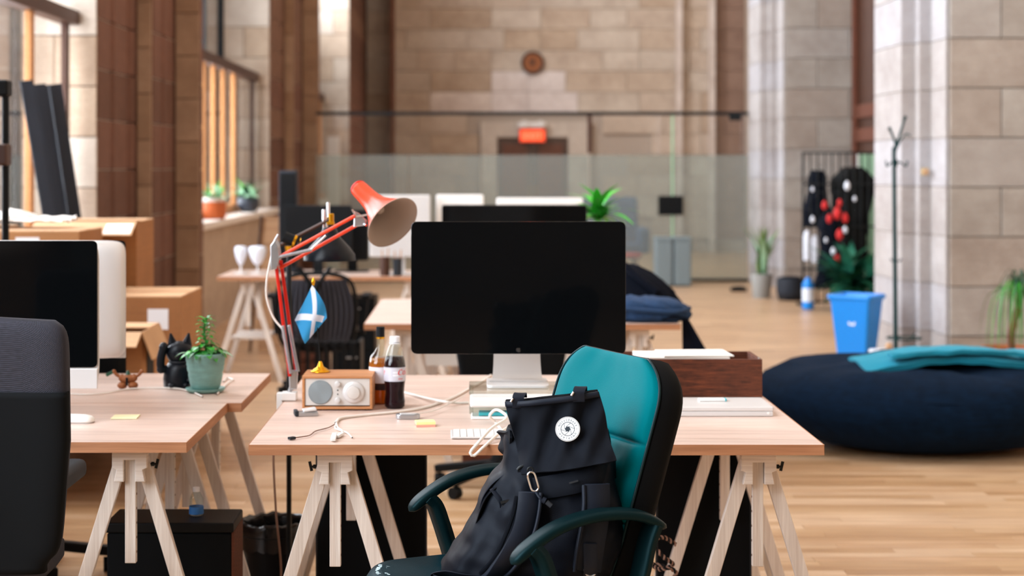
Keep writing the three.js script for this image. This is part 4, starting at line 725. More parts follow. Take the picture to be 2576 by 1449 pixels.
{
  const th = Math.atan2(-0.4, -0.917);                        // its front looks left and a little towards the eye
  const t = thing('office_chair', 'black and teal leather office chair carrying the backpack', 'chair', chairAt(0.219, 3.95), th);
  const B = thing;
  // local axes: +x to the front, -z to the near side
  mesh('seat', loft([[0, 0.44], [0.02, 0.445], [0.05, 0.452], [0.075, 0.46], [0.092, 0.47], [0.1, 0.49]].map(([k], j) => {
    const y = [0.435, 0.445, 0.475, 0.50, 0.518, 0.524][j], s = [0.93, 0.98, 1, 0.985, 0.94, 0.84][j];
    return Array.from({ length: 56 }, (_, i) => { const a = i / 56 * 2 * Math.PI, x = sup(a, 0.35) * 0.255 * s, z = sus(a, 0.35) * 0.25 * s; return V(0.2 + x, y - (x > 0.15 ? (x - 0.15) * (x - 0.15) * 2.2 : 0) + 0.01 * Math.abs(z) / 0.25, z); });
  })), M.seat, t);
  { const g = []; for (let i = 0; i < 46; i++) { const a = rnd(-0.5, 0.85), r = rnd(0.9, 1.0), x = 0.2 + sup(a, 0.35) * 0.225 * r, z = sus(a, 0.35) * 0.225 * r, dx = x - 0.2; g.push(cyl(rnd(0.002, 0.006), rnd(0.002, 0.007), 0.0022, 5 + Math.floor(rnd(3))).scale(1, 1, rnd(0.5, 1.8)).rotateY(rnd(6)).translate(x, 0.5215 - (dx > 0.15 ? (dx - 0.15) ** 2 * 2.2 : 0) + 0.01 * Math.abs(z) / 0.25, z)); } mesh('worn_patch', g, std({ color: 0xa9bcc0, roughness: 0.8 }), t); }
  // backrest, leaning back
  const rec = 0.30, bo = V(0.0, 0.47, -0.014), dir = V(-Math.sin(rec), Math.cos(rec), 0), nrm = V(Math.cos(rec), Math.sin(rec), 0), Hb = 0.575;
  const half = (s) => (s < 0.16 ? 0.228 + 0.026 * (s / 0.16) : 0.254) * (s > 0.45 ? Math.sqrt(Math.max(0, 1 - Math.pow((s - 0.45) / 0.126, 2.8) * 0.62)) : 1);
  const P = (u, s, d) => bo.clone().addScaledVector(dir, s).addScaledVector(nrm, d).add(V(0, 0, u * half(s)));
  const CR = [-0.01, 0.205, 0.385, Hb + 0.012];
  const padOf = (s) => { for (let i = 0; i < 3; i++) if (s <= CR[i + 1]) { const q = (s - CR[i]) / (CR[i + 1] - CR[i]) * 2 - 1; return Math.pow(Math.max(0, 1 - Math.pow(Math.abs(q), i === 2 && q > 0 ? 9 : 16)), 0.42); } return 0; };
  const wr = (u, s) => 0.0016 * noise(u * 3, s * 9, 3) + 0.0014 * noise(u * 16, s * 20, 7) * Math.exp(-(((s - 0.345) / 0.03) ** 2));
  const frontD = (u, s) => 0.014 + 0.034 * Math.pow(Math.max(0, 1 - Math.pow(Math.abs(u), 9)), 0.5) * (0.25 + 0.75 * padOf(s)) + wr(u, s) + 0.018 * u * u;
  mesh('back_cushion', surf(60, 160, (v, k) => { const u = v * 2 - 1, s = k * Hb; return P(u * 0.97, s, frontD(u * 0.999, s)); }), M.teal, t);
  // shell: sides and rear
  const out = [[], []]; for (let j = 0; j <= 40; j++) { const s = j / 40 * Hb; out[0].push([-1, s]); } for (let i = 1; i < 24; i++) out[0].push([-1 + i / 12, Hb]); for (let j = 40; j >= 0; j--) out[0].push([1, j / 40 * Hb]);
  const O = out[0], shellRings = [[0.016, 0.968], [0.022, 0.995], [0.016, 1.012], [-0.004, 1.026], [-0.026, 1.022], [-0.042, 0.98], [-0.05, 0.88]].map(([d, k]) => O.map(([u, s]) => { const c = Hb / 2, ss = c + (s - c) * (1 + (k - 1) * 0.75); const q = bo.clone().addScaledVector(dir, ss).addScaledVector(nrm, d + 0.018 * u * u * (s < Hb ? 1 : Math.min(1, u * u))).add(V(0, 0, u * half(Math.min(s, Hb)) * k)); return q; }));
  mesh('back_shell', loft(shellRings), M.shell, t);
  mesh('piping', new THREE.TubeGeometry(new THREE.CatmullRomCurve3(O.map(([u, s]) => P(u * 1.0, s, 0.026 + 0.018 * u * u))), 160, 0.0032, 6), phy({ color: c3(0.004, 0.02, 0.024), roughness: 0.4, specularIntensity: 0.3 }), t);
  mesh('back_bracket', strap([V(0.1, 0.425, 0), V(-0.03, 0.43, 0), V(-0.085, 0.47, 0), V(-0.12, 0.56, 0)], 0.07, 0.012, V(0, 0, 1)), M.black, t);
  // looped arms
  for (const s of [1, -1]) {
    const z = s * 0.30, pad = [V(-0.10, 0.672, z), V(-0.03, 0.705, z), V(0.07, 0.714, z), V(0.17, 0.695, z), V(0.245, 0.655, z), V(0.28, 0.626, z)], c = new THREE.CatmullRomCurve3(pad), rings = [];
    for (let i = 0; i <= 36; i++) { const k = i / 36, p = c.getPoint(k), d = c.getTangent(k), n = V(-d.y, d.x, 0), e = Math.sqrt(Math.max(0.02, 1 - Math.pow(Math.abs(k * 2 - 1), 8))); rings.push(Array.from({ length: 20 }, (_, j) => { const a = j / 20 * 2 * Math.PI; return p.clone().addScaledVector(n, sus(a, 0.7) * 0.0125 * e).add(V(0, 0, sup(a, 0.6) * (0.030 - 0.006 * k) * e)); })); }
    const arm = mesh('armrest', loft(rings), M.plastic, t);
    mesh('arm_strut', strap([V(0.235, 0.66, z), V(0.215, 0.64, z), V(0.195, 0.59, z), V(0.175, 0.53, z), V(0.16, 0.47, z * 0.93), V(0.14, 0.43, z * 0.5)], 0.05, 0.03, V(0, 0, 1), 50), M.plastic, t);
    mesh('arm_strut', strap([V(-0.07, 0.685, z), V(-0.055, 0.65, z), V(-0.03, 0.56, z), V(-0.005, 0.48, z * 0.93), V(0.03, 0.43, z * 0.5)], 0.05, 0.022, V(0, 0, 1), 40), M.plastic, t);
  }
  const bg = new THREE.Group(); bg.name = 'swivel_base'; bg.position.set(0.18, 0, 0); t.add(bg); starBase(bg, M.black);
}

// ---------------------------------------------------------------- backpack on the chair
{
  const Z0 = 3.82, o = at(1340, 1290, Z0), lean = 0.2, t = thing('backpack', 'black roll-top backpack with a round white badge on the chair', 'backpack', o);
  const L = (px, py, dz = 0) => at(px, py, (Z0 + lean * o.x) / (1 + lean * (px - CX) / F)).sub(o).add(V(0, 0, dz));
  // body: rings from the seat up; [y, left x, right x, depth half]
  const rows = [[1449, 1140, 1500, 0.09], [1436, 1108, 1528, 0.12], [1400, 1128, 1555, 0.135], [1350, 1160, 1566, 0.135], [1300, 1192, 1566, 0.125], [1250, 1216, 1558, 0.118], [1210, 1236, 1552, 0.108], [1180, 1262, 1546, 0.098], [1150, 1268, 1538, 0.085], [1110, 1268, 1536, 0.065], [1075, 1274, 1526, 0.05]];
  const N = 96, wrinkle = (x, y, z, k = 1) => k * (0.005 * noise(x * 14 + y * 9 + 4, y * 16, z * 10) + 0.0022 * noise(x * 34, y * 30 + 7, z * 26) + 0.007 * noise(x * 24 - y * 14, y * 5 + x * 4, 2.5));
  const fine = []; const cr = (f) => { const i = Math.min(rows.length - 2, Math.floor(f)), k = f - i, g = (j) => rows[Math.max(0, Math.min(rows.length - 1, j))]; return [0, 1, 2, 3].map((c) => { const [p0, p1, p2, p3] = [g(i - 1)[c], g(i)[c], g(i + 1)[c], g(i + 2)[c]]; return 0.5 * (2 * p1 + (p2 - p0) * k + (2 * p0 - 5 * p1 + 4 * p2 - p3) * k * k + (3 * p1 - p0 - 3 * p2 + p3) * k * k * k); }); };
  const bulge = (nx) => 1 - 0.12 * nx * nx;
  for (let j = 0; j <= 70; j++) { const [y, l, r, d] = cr(j / 70 * (rows.length - 1)), a = L(l, y), b = L(r, y), c = a.clone().add(b).multiplyScalar(0.5), hw = (b.x - a.x) / 2; fine.push(Array.from({ length: N }, (_, i) => { const w = i / N * 2 * Math.PI, nx = sup(w, 0.62), nz = sus(w, 0.5), p = V(c.x + nx * hw, c.y, c.z + (b.z - a.z) / 2 * nx + nz * d * bulge(nx)), k = wrinkle(p.x, p.y, p.z); return p.add(V(nx * k, k * 0.4, nz * k * 1.3)); })); }
  mesh('body', loft(fine), M.nylon, t);
  // flap: the unrolled top folded over the front
  const fl = (u, v, d = 0) => { const A = L(1272, 1003), Bq = L(1502, 978), Cq = L(1310, 1172), Dq = L(1540, 1140); const p = A.clone().multiplyScalar((1 - u) * (1 - v)).add(Bq.clone().multiplyScalar(u * (1 - v))).add(Cq.clone().multiplyScalar((1 - u) * v)).add(Dq.clone().multiplyScalar(u * v)); const x = p.x; p.z += 0.052 + 0.052 * v * v + 0.022 * Math.sin(u * Math.PI) + wrinkle(x, p.y * 0.7, 1, 1.5) + 0.009 * Math.sin((u * 3.2 + v * 1.1) * 6) * v * (1 - v) * 3; p.x += 0.004 * Math.sin(v * 7) * (u - 0.5); return p; };
  mesh('flap', slabOf(60, 44, (u, v) => fl(u, v), 0.006), M.nylon, t);
  mesh('flap_back', slabOf(40, 30, (u, v) => { const p = fl(u, v); p.z -= 0.03 + 0.08 * v + 0.03 * Math.sin(u * Math.PI) * Math.min(1, v * 4); return p; }, 0.005), M.nylonDark, t);
  mesh('hem', strap([fl(0, 0.0), fl(0.25, 0.0), fl(0.5, 0.0), fl(0.75, 0.0), fl(1, 0.0)].map((p) => p.add(V(0, -0.005, 0.003))), 0.012, 0.009, V(0, 1, 0)), M.web, t);
  for (const u of [0.13, 0.78]) { const p = fl(u, 0.0); mesh('top_loop', strap([p.clone().add(V(0, -0.015, 0.006)), p.clone().add(V(0, 0.010, 0.008)), p.clone().add(V(0.006, 0.017, -0.004)), p.clone().add(V(0.008, 0.006, -0.02))], 0.026, 0.003, V(1, 0, 0)), M.web, t); mesh('loop_bar', rod(p.clone().add(V(-0.017, 0.0, 0.011)), p.clone().add(V(-0.012, 0.008, 0.011)), 0.0025), M.chrome, t); }
  // left side gusset that sticks out, right side too
  mesh('gusset', slabOf(20, 30, (u, v) => { const a = L(1284, 1075 + v * 125, 0.045), b = L(1251 + 28 * Math.pow(v, 0.8), 1092 + v * 120, -0.03); const p = a.multiplyScalar(1 - u).add(b.multiplyScalar(u)); p.z += 0.012 * Math.sin(v * 11 + u * 5); p.x += 0.006 * Math.sin(v * 14) * u; return p; }, 0.006), M.nylon, t);
  // badge
  const bc = fl(0.585, 0.47), du = fl(0.65, 0.47).sub(fl(0.52, 0.47)).normalize(), dv = fl(0.585, 0.40).sub(fl(0.585, 0.54)).normalize(), bn = du.clone().cross(dv).normalize();
  const bm = new THREE.Matrix4().makeBasis(du, bn.clone().cross(du).normalize(), bn);
  const badge = mesh('badge', [cyl(0.0275, 0.0275, 0.003, 56).rotateX(Math.PI / 2)], M.white, t);
  badge.applyMatrix4(bm); badge.position.copy(bc).addScaledVector(bn, 0.0085);
  const print = canvas(512, 512, (x, w) => {
    x.translate(w / 2, w / 2); x.rotate(Math.PI + 0.12); x.fillStyle = '#dfe8ea'; x.beginPath(); x.arc(0, 0, 256, 0, 7); x.fill();
    x.strokeStyle = '#10202c'; x.lineWidth = 14; x.beginPath(); x.arc(0, 0, 144, 0, 7); x.stroke(); x.lineWidth = 8; x.beginPath(); x.arc(0, 0, 248, 0, 7); x.stroke();
    x.fillStyle = '#10202c'; x.font = 'bold 62px sans-serif'; x.textAlign = 'center'; x.textBaseline = 'middle';
    const ring = (s, a0, st, flip) => [...s].forEach((ch, i) => { x.save(); x.rotate(a0 + (i - (s.length - 1) / 2) * st); x.translate(0, flip ? 196 : -196); x.fillText(ch, 0, 0); x.restore(); });
    ring('UNSPLASH', 0, 0.29, false); ring('EXPEDITION', 0, -0.26, true);
    for (const k of [-1, 1]) { x.beginPath(); x.arc(k * 196, 0, 9, 0, 7); x.fill(); }
    x.lineWidth = 11; for (let i = 0; i < 6; i++) { x.save(); x.rotate(i * Math.PI / 3); x.beginPath(); x.moveTo(60, 0); x.lineTo(78, 118); x.stroke(); x.restore(); }
    x.beginPath(); for (let i = 0; i < 6; i++) x.lineTo(62 * Math.cos(i * Math.PI / 3), 62 * Math.sin(i * Math.PI / 3)); x.fill();
  });
  mesh('badge_print', new THREE.CircleGeometry(0.0268, 56).translate(0, 0, 0.0017), std({ map: print, roughness: 0.6 }), badge);
  // zips
  const front = (px, py, lift) => { const p = L(px, py), k = cr(Math.max(0, Math.min(rows.length - 1, rows.findIndex((r) => r[0] <= py) - 0.5))), a = L(k[1], py).x, b = L(k[2], py).x, nx = (p.x - (a + b) / 2) / ((b - a) / 2); p.z += Math.pow(Math.max(0, 1 - Math.pow(Math.abs(nx), 3.2)), 0.25) * k[3] * bulge(nx) + lift; return p; };
  mesh('zip', strap([[1300, 1163], [1335, 1160], [1400, 1158], [1470, 1150], [1530, 1138]].map(([x, y]) => front(x, y, 0.016)), 0.012, 0.004, V(0, 1, 0)), M.nylonDark, t);
  mesh('zip_flap', strap([[1340, 1206], [1400, 1196], [1450, 1186], [1500, 1176], [1545, 1172]].map(([x, y]) => front(x, y, 0.012)), 0.05, 0.007, V(0, 1, 0)), M.nylon, t);
  mesh('zip_teeth', new THREE.TorusGeometry(0.018, 0.0035, 8, 18, 2.6).translate(...front(1316, 1172, 0.02).toArray()), M.blackMetal, t);
  // carabiner and pull
  { const p = front(1336, 1186, 0.026), ring = []; for (let i = 0; i <= 40; i++) { const a = i / 40 * 2 * Math.PI; ring.push(V(Math.cos(a) * 0.0085, Math.sin(a) * 0.010 + (Math.sin(a) > 0 ? 0.012 : -0.012), 0)); }
    mesh('carabiner', new THREE.TubeGeometry(new THREE.CatmullRomCurve3(ring.slice(0, 40), true), 80, 0.0024, 8, true).rotateZ(0.28).translate(p.x, p.y, p.z), M.chrome, t);
    mesh('pull_cord', [strap([p.clone().add(V(0.006, -0.022, 0)), front(1352, 1222, 0.026), front(1362, 1234, 0.024)], 0.006, 0.004, V(1, 0, 0)), rod(front(1358, 1226, 0.026), front(1366, 1230, 0.026), 0.007)], M.web, t);
    mesh('cord_end', rod(front(1368, 1232, 0.026), front(1380, 1242, 0.026), 0.0055), M.darkGrey, t);
    mesh('zip_loop', new THREE.TorusGeometry(0.006, 0.002, 8, 20).translate(p.x - 0.006, p.y + 0.026, p.z), M.blackMetal, t);
    mesh('small_tag', bar(front(1424, 1190, 0.02), front(1446, 1184, 0.02), 0.0035, 0.002), M.darkGrey, t);
  }
  // shoulder straps that lie over the body
  const padStrap = (pts, w) => { const s = mesh('shoulder_strap', strap(pts.map(([x, y, l]) => front(x, y, l)), w, 0.014, V(1, 0.25, 0), 60), M.web, t); for (const d of [-1, 1]) mesh('edge_binding', tube(pts.map(([x, y, l]) => front(x + d * w * 480, y, l + 0.006)), 0.0042, 8, 60), M.web, s); };
  padStrap([[1330, 1212, 0.012], [1326, 1250, 0.016], [1314, 1300, 0.018], [1290, 1350, 0.018], [1255, 1400, 0.016], [1215, 1436, 0.008]], 0.052);
  padStrap([[1490, 1196, 0.010], [1490, 1240, 0.014], [1484, 1290, 0.014], [1474, 1340, 0.014], [1466, 1400, 0.014]], 0.062);
  mesh('strap_seam', tube([[1296, 1222, 0.016], [1288, 1260, 0.016], [1270, 1310, 0.016], [1240, 1370, 0.014], [1208, 1410, 0.008]].map(([x, y, l]) => front(x, y, l)), 0.005, 8, 50), M.nylon, t);
  mesh('d_ring', new THREE.TorusGeometry(0.013, 0.0022, 8, 24, Math.PI * 1.2).rotateZ(Math.PI * 0.9).translate(...front(1474, 1396, 0.02).toArray()), M.steel, t);
  mesh('webbing', strap([[1474, 1330, 0.026], [1474, 1360, 0.026], [1474, 1390, 0.026], [1474, 1430, 0.02]].map(([x, y, l]) => front(x, y, l)), 0.03, 0.003, V(1, 0, 0)), M.web, t);
  // compression straps at the left side
  mesh('side_strap', strap([L(1268, 1186, 0.05), L(1240, 1208, 0.06), L(1222, 1240, 0.05), L(1212, 1290, 0.045), L(1208, 1330, 0.055), L(1216, 1372, 0.075)], 0.026, 0.003, V(0.6, 0.2, -0.7)), M.web, t);
  mesh('side_strap', strap([L(1262, 1200, 0.06), L(1228, 1230, 0.075), L(1204, 1290, 0.07), L(1190, 1345, 0.06), L(1160, 1395, 0.05), L(1165, 1430, 0.07)], 0.022, 0.003, V(0.4, 0.3, -0.8)), M.nylonDark, t);
  mesh('side_loop', strap([L(1240, 1212, 0.075), L(1262, 1240, 0.09), L(1264, 1262, 0.09), L(1248, 1258, 0.085)], 0.02, 0.003, V(0.7, 0.3, -0.5)), M.web, t);
  mesh('loose_strap', strap([L(1215, 1425, 0.11), L(1165, 1418, 0.12), L(1120, 1412, 0.115), L(1092, 1420, 0.11), L(1128, 1432, 0.12), L(1180, 1446, 0.125)], 0.03, 0.003, V(0.15, 0.5, 0.85)), M.web, t);
  mesh('ladder_buckle', [bar(L(1258, 1243, 0.097), L(1284, 1236, 0.097), 0.006, 0.006), bar(L(1262, 1252, 0.097), L(1287, 1246, 0.097), 0.006, 0.006)], M.blackMetal, t);
}

// ---------------------------------------------------------------- dark grey chair at the left
function swivelChair(label, x, Z, turn, fabric, { top = 0.60, w = 0.5, s0 = 0.53, lean = 0.06, armY = 0.66 } = {}) {
  const t = thing('swivel_chair', label, 'chair', chairAt(x, Z), turn), sw = w * 0.29, az = w * 0.36;      // local: +x to the front
  mesh('seat', loft([0, 1, 2, 3].map((j) => { const y = [0.44, 0.455, 0.49, 0.505][j], s = [0.94, 1, 1, 0.9][j]; return Array.from({ length: 40 }, (_, i) => { const a = i / 40 * 2 * Math.PI; return V(0.03 + sup(a, 0.4) * 0.24 * s, y, sus(a, 0.4) * sw * s); }); })), fabric, t);
  const P = (u, k, d) => V(-0.245 - Math.sin(lean) * k * top - d, s0 + k * top, u * w / 2);
  const shape = (k) => Math.pow(Math.max(0, 1 - Math.pow(Math.abs(k * 2 - 1), 14)), 0.16) * (k < 0.5 ? 0.90 + 0.1 * k / 0.5 : 1);
  const rings = []; for (let j = 0; j <= 44; j++) { const k = j / 44, e = Math.sqrt(Math.max(0.002, 1 - Math.pow(Math.abs(k * 2 - 1), 12))); rings.push(Array.from({ length: 48 }, (_, i) => { const a = i / 48 * 2 * Math.PI, u = sup(a, 0.22) * shape(k); return P(u, k, sus(a, 0.6) * 0.042 * e - 0.02 * (1 - u * u)); })); }
  mesh('backrest', loft(rings), fabric, t);
  const rr2 = []; for (let j = 0; j <= 30; j++) { const k = -0.02 + j / 30 * 0.72; rr2.push(Array.from({ length: 40 }, (_, i) => { const a = i / 40 * 2 * Math.PI, u = sup(a, 0.25) * shape(Math.max(0.02, k)) * 1.004; return P(u, k, 0.012 + sus(a, 0.6) * 0.036 - 0.02 * (1 - u * u)); })); }
  mesh('back_cover', loft(rr2), M.blackMatt, t);
  for (const s of [1, -1]) {
    mesh('armrest', bar(V(-0.14, armY, s * az), V(0.12, armY, s * az), 0.07, 0.05, V(0, 1, 0), 0.02), M.darkGrey, t);
    mesh('arm_post', [bar(V(-0.02, armY - 0.01, s * (az - 0.02)), V(-0.02, 0.44, s * (az - 0.075)), 0.05, 0.022, V(0, 0, 1), 0.004), bar(V(-0.02, 0.425, 0), V(-0.02, 0.43, s * (az - 0.075)), 0.05, 0.02, V(0, 1, 0), 0.004)], M.black, t);
  }
  mesh('back_bracket', bar(V(0, 0.43, 0), V(-0.26, 0.45, 0), 0.07, 0.025, V(0, 1, 0), 0.004), M.black, t); mesh('back_bracket', bar(V(-0.25, 0.44, 0), V(-0.30, 0.75, 0), 0.07, 0.02, V(0, 0, 1), 0.004), M.black, t);
  const bg = new THREE.Group(); bg.name = 'swivel_base'; t.add(bg); starBase(bg, M.black, 0.32);
  return t;
}
swivelChair('dark grey fabric swivel chair seen from behind at the left desk', -1.24, 4.19, Math.PI / 2, M.grey, { armY: 0.70, w: 0.575 });
swivelChair('black swivel chair beyond the left desks, only its base showing', -1.62, 6.0, -Math.PI / 2 - 0.4, M.blackMatt, { top: 0.36, lean: 0 });
swivelChair('black swivel chair tucked behind the main desk, mostly hidden by the screen', 0.12, 7.62, Math.PI / 2 + 0.2, M.blackMatt, { top: 0.3, lean: 0 });

// ---------------------------------------------------------------- cartons at the left
function carton(label, x0, x1, y0, y1, Z0, Z1, { tone = 0, open = 0, lab, tape = true, side = false } = {}) {
  const w = x1 - x0, h = y1 - y0, d = Z1 - Z0, t = thing('cardboard_box', label, 'box', V((x0 + x1) / 2, y0, -(Z0 + Z1) / 2)), m = M.card[tone], e = 0.006;
  mesh('front_panel', uvm(mv(box(w, h, e), 0, h / 2, d / 2 - e / 2)), m, t); mesh('back_panel', uvm(mv(box(w, h, e), 0, h / 2, -d / 2 + e / 2)), m, t);
  for (const s of [1, -1]) mesh('side_panel', uvm(mv(box(e, h, d - 2 * e), s * (w / 2 - e / 2), h / 2, 0)), s > 0 ? M.card[(tone + 1) % 2] : m, t);
  mesh('bottom_panel', mv(box(w - 2 * e, e, d - 2 * e), 0, e / 2, 0), m, t);
  if (!open) { for (const s of [1, -1]) mesh('flap', uvm(mv(box(w, e, d / 2 - 0.002), 0, h + e / 2, s * d / 4)), M.cardIn, t); if (tape) mesh('tape', mv(box(w * 0.98, 0.001, 0.05), 0, h + e + 0.0006, 0), M.case, t); } else {
    const f = mesh('flap', uvm(mv(box(w, e, open), 0, 0, open / 2)), M.cardIn, t); f.position.set(0, h, d / 2); f.rotation.x = 0.42;
    const b = mesh('flap', uvm(mv(box(w, e, d * 0.55), 0, 0, d * 0.275)), M.cardIn, t); b.position.set(0, h + 0.003, -d / 2); b.scale.z = 1;
    if (side) { const r = mesh('flap', uvm(mv(box(open, e, d), open / 2, 0, 0)), M.cardIn, t); r.position.set(w / 2, h, 0); r.rotation.z = -1.2; }
    mesh('inner_bottom', mv(box(w - 3 * e, e, d - 3 * e), 0, h * 0.7, 0), M.paper, t);
    if (lab === 'flap') { const l = mesh('shipping_label', mv(box(0.14, 0.001, 0.11), w / 2 - 0.08, e / 2 + 0.0006, open * 0.55), M.label, f); }
  }
  if (Array.isArray(lab)) mesh('shipping_label', mv(box(lab[2], lab[3], 0.0012), lab[0], lab[1], d / 2 + 0.0008), M.label, t);
  return t;
}
{ // low platform that carries the cartons
  const t = thing('low_table', 'low wooden platform under the stacked cardboard boxes', 'table', V(-1.98, 0, -8.27));
  mesh('table_top', uvm(mv(box(1.2, 0.024, 2.06, 0.003), 0, 0.2485, 0)), M.desk, t);
  for (const [x, z] of [[-0.55, 0.97], [-0.55, -0.97], [0.55, -0.97], [0.55, 0.97]]) mesh('leg', mv(box(0.05, 0.236, 0.05, 0.004), x, 0.118, z), M.whiteWood, t);
}
carton('tall cardboard box with a white label, right front of the carton stack', -1.897, -1.416, 0.261, 0.847, 8.050, 8.671, { tone: 1, lab: [0.13, 0.48, 0.1, 0.1] });
carton('brown cardboard box in the middle of the rear carton stack', -2.357, -1.794, 0.261, 0.721, 8.83, 9.28, { tone: 1 });
carton('open cardboard box with a labelled flap on top of the rear stack', -2.323, -1.784, 0.730, 1.187, 8.809, 9.28, { tone: 0, open: 0.16, lab: 'flap' });
carton('cardboard box with a white label, topmost behind the left computer', -2.369, -1.909, 0.698, 1.164, 8.050, 8.556, { lab: [-0.02, 0.40, 0.115, 0.08] });
carton('cardboard box in the middle of the stack behind the left computer', -2.369, -1.909, 0.261, 0.690, 8.050, 8.556, { tone: 2 });
carton('pale cardboard box with white wrapping paper at the far left', -2.580, -2.392, 0.261, 1.170, 8.165, 8.740, { tone: 2, tape: false });
{
  const t = carton('small cardboard box with a dark torn side beside the silver computer', -1.782, -1.459, 0.273, 0.750, 7.314, 7.728, { tone: 1, open: 0.13, side: true });
  mesh('torn_hole', mv(box(0.003, 0.27, 0.15), 0.1635, 0.27, 0.02), M.black, t);
  const w = thing('wrapping_paper', 'crumpled white wrapping paper lying on the far left carton', 'paper', V(-2.36, 1.177, -8.45));
  mesh('sheet', slabOf(24, 20, (u, v) => V((u - 0.5) * 0.62, 0.018 + 0.03 * Math.abs(noise(u * 5, v * 5, 1)) + 0.02 * noise(u * 13, v * 13, 4) + 0.012, (v - 0.5) * 0.34), 0.003), M.paper, w);
  mesh('crumple', loft(Array.from({ length: 12 }, (_, j) => Array.from({ length: 20 }, (_, i) => { const a = i / 20 * 2 * Math.PI, s = Math.sin((j + 0.3) / 11.6 * Math.PI), k = 1 + 0.5 * noise(Math.cos(a) * 2, Math.sin(a) * 2, j * 0.5); return V(-0.1 + j * 0.022, 0.055 + Math.sin(a) * 0.03 * s * k, Math.cos(a) * 0.05 * s * k); }))), M.paper, w);
}
// dark boards leaning at the left window
[[78, 112, 203, 9.75, 'leftmost of the dark grey boards leaning at the left window'], [110, 134, 212, 9.9, 'second dark grey board leaning at the left window'], [130, 150, 214, 10.1, 'third dark grey board leaning at the left window'], [150, 176, 212, 10.0, 'rightmost of the dark grey boards leaning at the left window']].forEach(([xt, xb, yt, Z, label], i) => {
  const a = at(xt - 12, yt, Z), b = at(xb + 14, 560, Z), dn = b.clone().sub(a), foot = a.clone().addScaledVector(dn, (a.y - 0.03) / -dn.y), g = thing('leaning_board', label, 'board', V(foot.x, 0, foot.z), 0, 'dark boards leaning at the left window');
  mesh('board', bar(foot.clone().sub(g.position), a.clone().sub(g.position), 0.075, 0.03, V(0.5, 0, 1), 0.004), M.slat, g); mesh('edge_strip', bar(foot.clone().sub(g.position).add(V(-0.03, 0.002, 0.02)), a.clone().sub(g.position).add(V(-0.03, -0.002, 0.02)), 0.01, 0.008, V(0.5, 0, 1)), M.steel, g).material = M.darkGrey;
});
{
  const t = thing('tripod_stand', 'dark folded tripod stand at the far left edge beside the window', 'stand', V(-1.97, 0, -7.0));
  mesh('column', rod(V(0, 0.02, 0), V(0.0, 1.78, 0), 0.016), M.black, t); mesh('head', mv(box(0.08, 0.07, 0.08, 0.012), -0.02, 1.81, 0), M.black, t); mesh('battery_box', mv(box(0.08, 0.09, 0.08, 0.01), -0.015, 1.53, 0.03), M.timberDark, t);
  for (let i = 0; i < 3; i++) mesh('leg', rod(V(0, 0.6, 0), V(Math.cos(i * 2.1) * 0.075, 0.01, Math.sin(i * 2.1) * 0.075), 0.012), M.black, t);
}
// plants on the sill of the second window
function leafGeo(l, w, bend) { return surf(4, 7, (u, v) => { const k = Math.pow(Math.sin(Math.min(0.999, v + 0.03) * Math.PI), 0.7) * w / 2; return V((u - 0.5) * 2 * k, bend * -v * v + 0.12 * l * Math.sin(v * 3), v * l); }); }
function bush(t, n, l, w, y0, spread, mats, seedBend = 0.3) {
  const gs = [0.7, 1, 1.3].map((k) => leafGeo(l * k, w, l * seedBend));
  for (let i = 0; i < n; i++) { const m = mesh('leaf', gs[i % 3], mats[i % mats.length], t); m.position.set(rnd(-1, 1) * spread * 0.35, y0 + rnd(0.05) * l, rnd(-1, 1) * spread * 0.35); m.rotation.set(0, i * 2.4 + rnd(0.5), 0); m.rotateX(-rnd(0.2, 1.25)); }
}
{
  const o = V(-2.425, 0.996, -15.5), t = thing('potted_plant', 'green plant in an orange pot with a white rim on the window sill', 'plant', o);
  mesh('pot', lathe([[0, 0], [0.10, 0], [0.118, 0.02], [0.122, 0.16], [0.115, 0.16], [0.10, 0.14], [0, 0.14]], 32), std({ color: 0xc0602c, roughness: 0.6 }), t);
  mesh('rim', lathe([[0.112, 0.16], [0.124, 0.16], [0.125, 0.20], [0.116, 0.20], [0.108, 0.17]], 32).translate(-0.02, 0, 0), M.white, t);
  bush(t, 26, 0.16, 0.045, 0.17, 0.2, [M.leaf, M.leaf, M.leafPale]);
  const p = thing('potted_plant', 'pale leafy plant in a dark round pot on the window sill', 'plant', V(-2.42, 0.996, -17.9));
  mesh('pot', lathe([[0, 0], [0.075, 0], [0.115, 0.05], [0.12, 0.11], [0.105, 0.16], [0.095, 0.16], [0, 0.13]], 32), std({ color: c3(0.03, 0.04, 0.06), roughness: 0.5 }), p);
  bush(p, 36, 0.2, 0.06, 0.14, 0.2, [M.leafPale, M.leafDark, M.leafPale, M.leaf]);
}
// far desk: monitors, speaker, small lamps
function screenBack(name, label, cat, px0, px1, py0, py1, Z, base, mat, frameMat) {
  const a = at(px0, py1, Z), b = at(px1, py0, Z), w = b.x - a.x, h = b.y - a.y, t = thing(name, label, cat, V((a.x + b.x) / 2, base, -Z)), y = (a.y + b.y) / 2 - base;
  mesh('panel', mv(ext(rr(w, h, 0.015), 0.03, 0.006), 0, y, -0.015), mat, t);
  mesh('bezel', mv(ext(rr(w + 0.004, h + 0.004, 0.016), 0.012, 0.003), 0, y, -0.024), frameMat, t);
  mesh('neck', bar(V(0, 0.006, -0.05), V(0, y - h * 0.1, -0.025), 0.07, 0.014, V(0, 0, 1), 0.004), frameMat, t); mesh('stand_foot', foot(0.24, 0.19, 0.03), frameMat, t).position.z = -0.03;
  return t;
}
const FY = 0.735;
screenBack('monitor', 'black monitor on the far desk behind the swing-arm lamp', 'monitor', 714, 884, 517, 640, 11.62, FY, M.black, M.blackMetal);
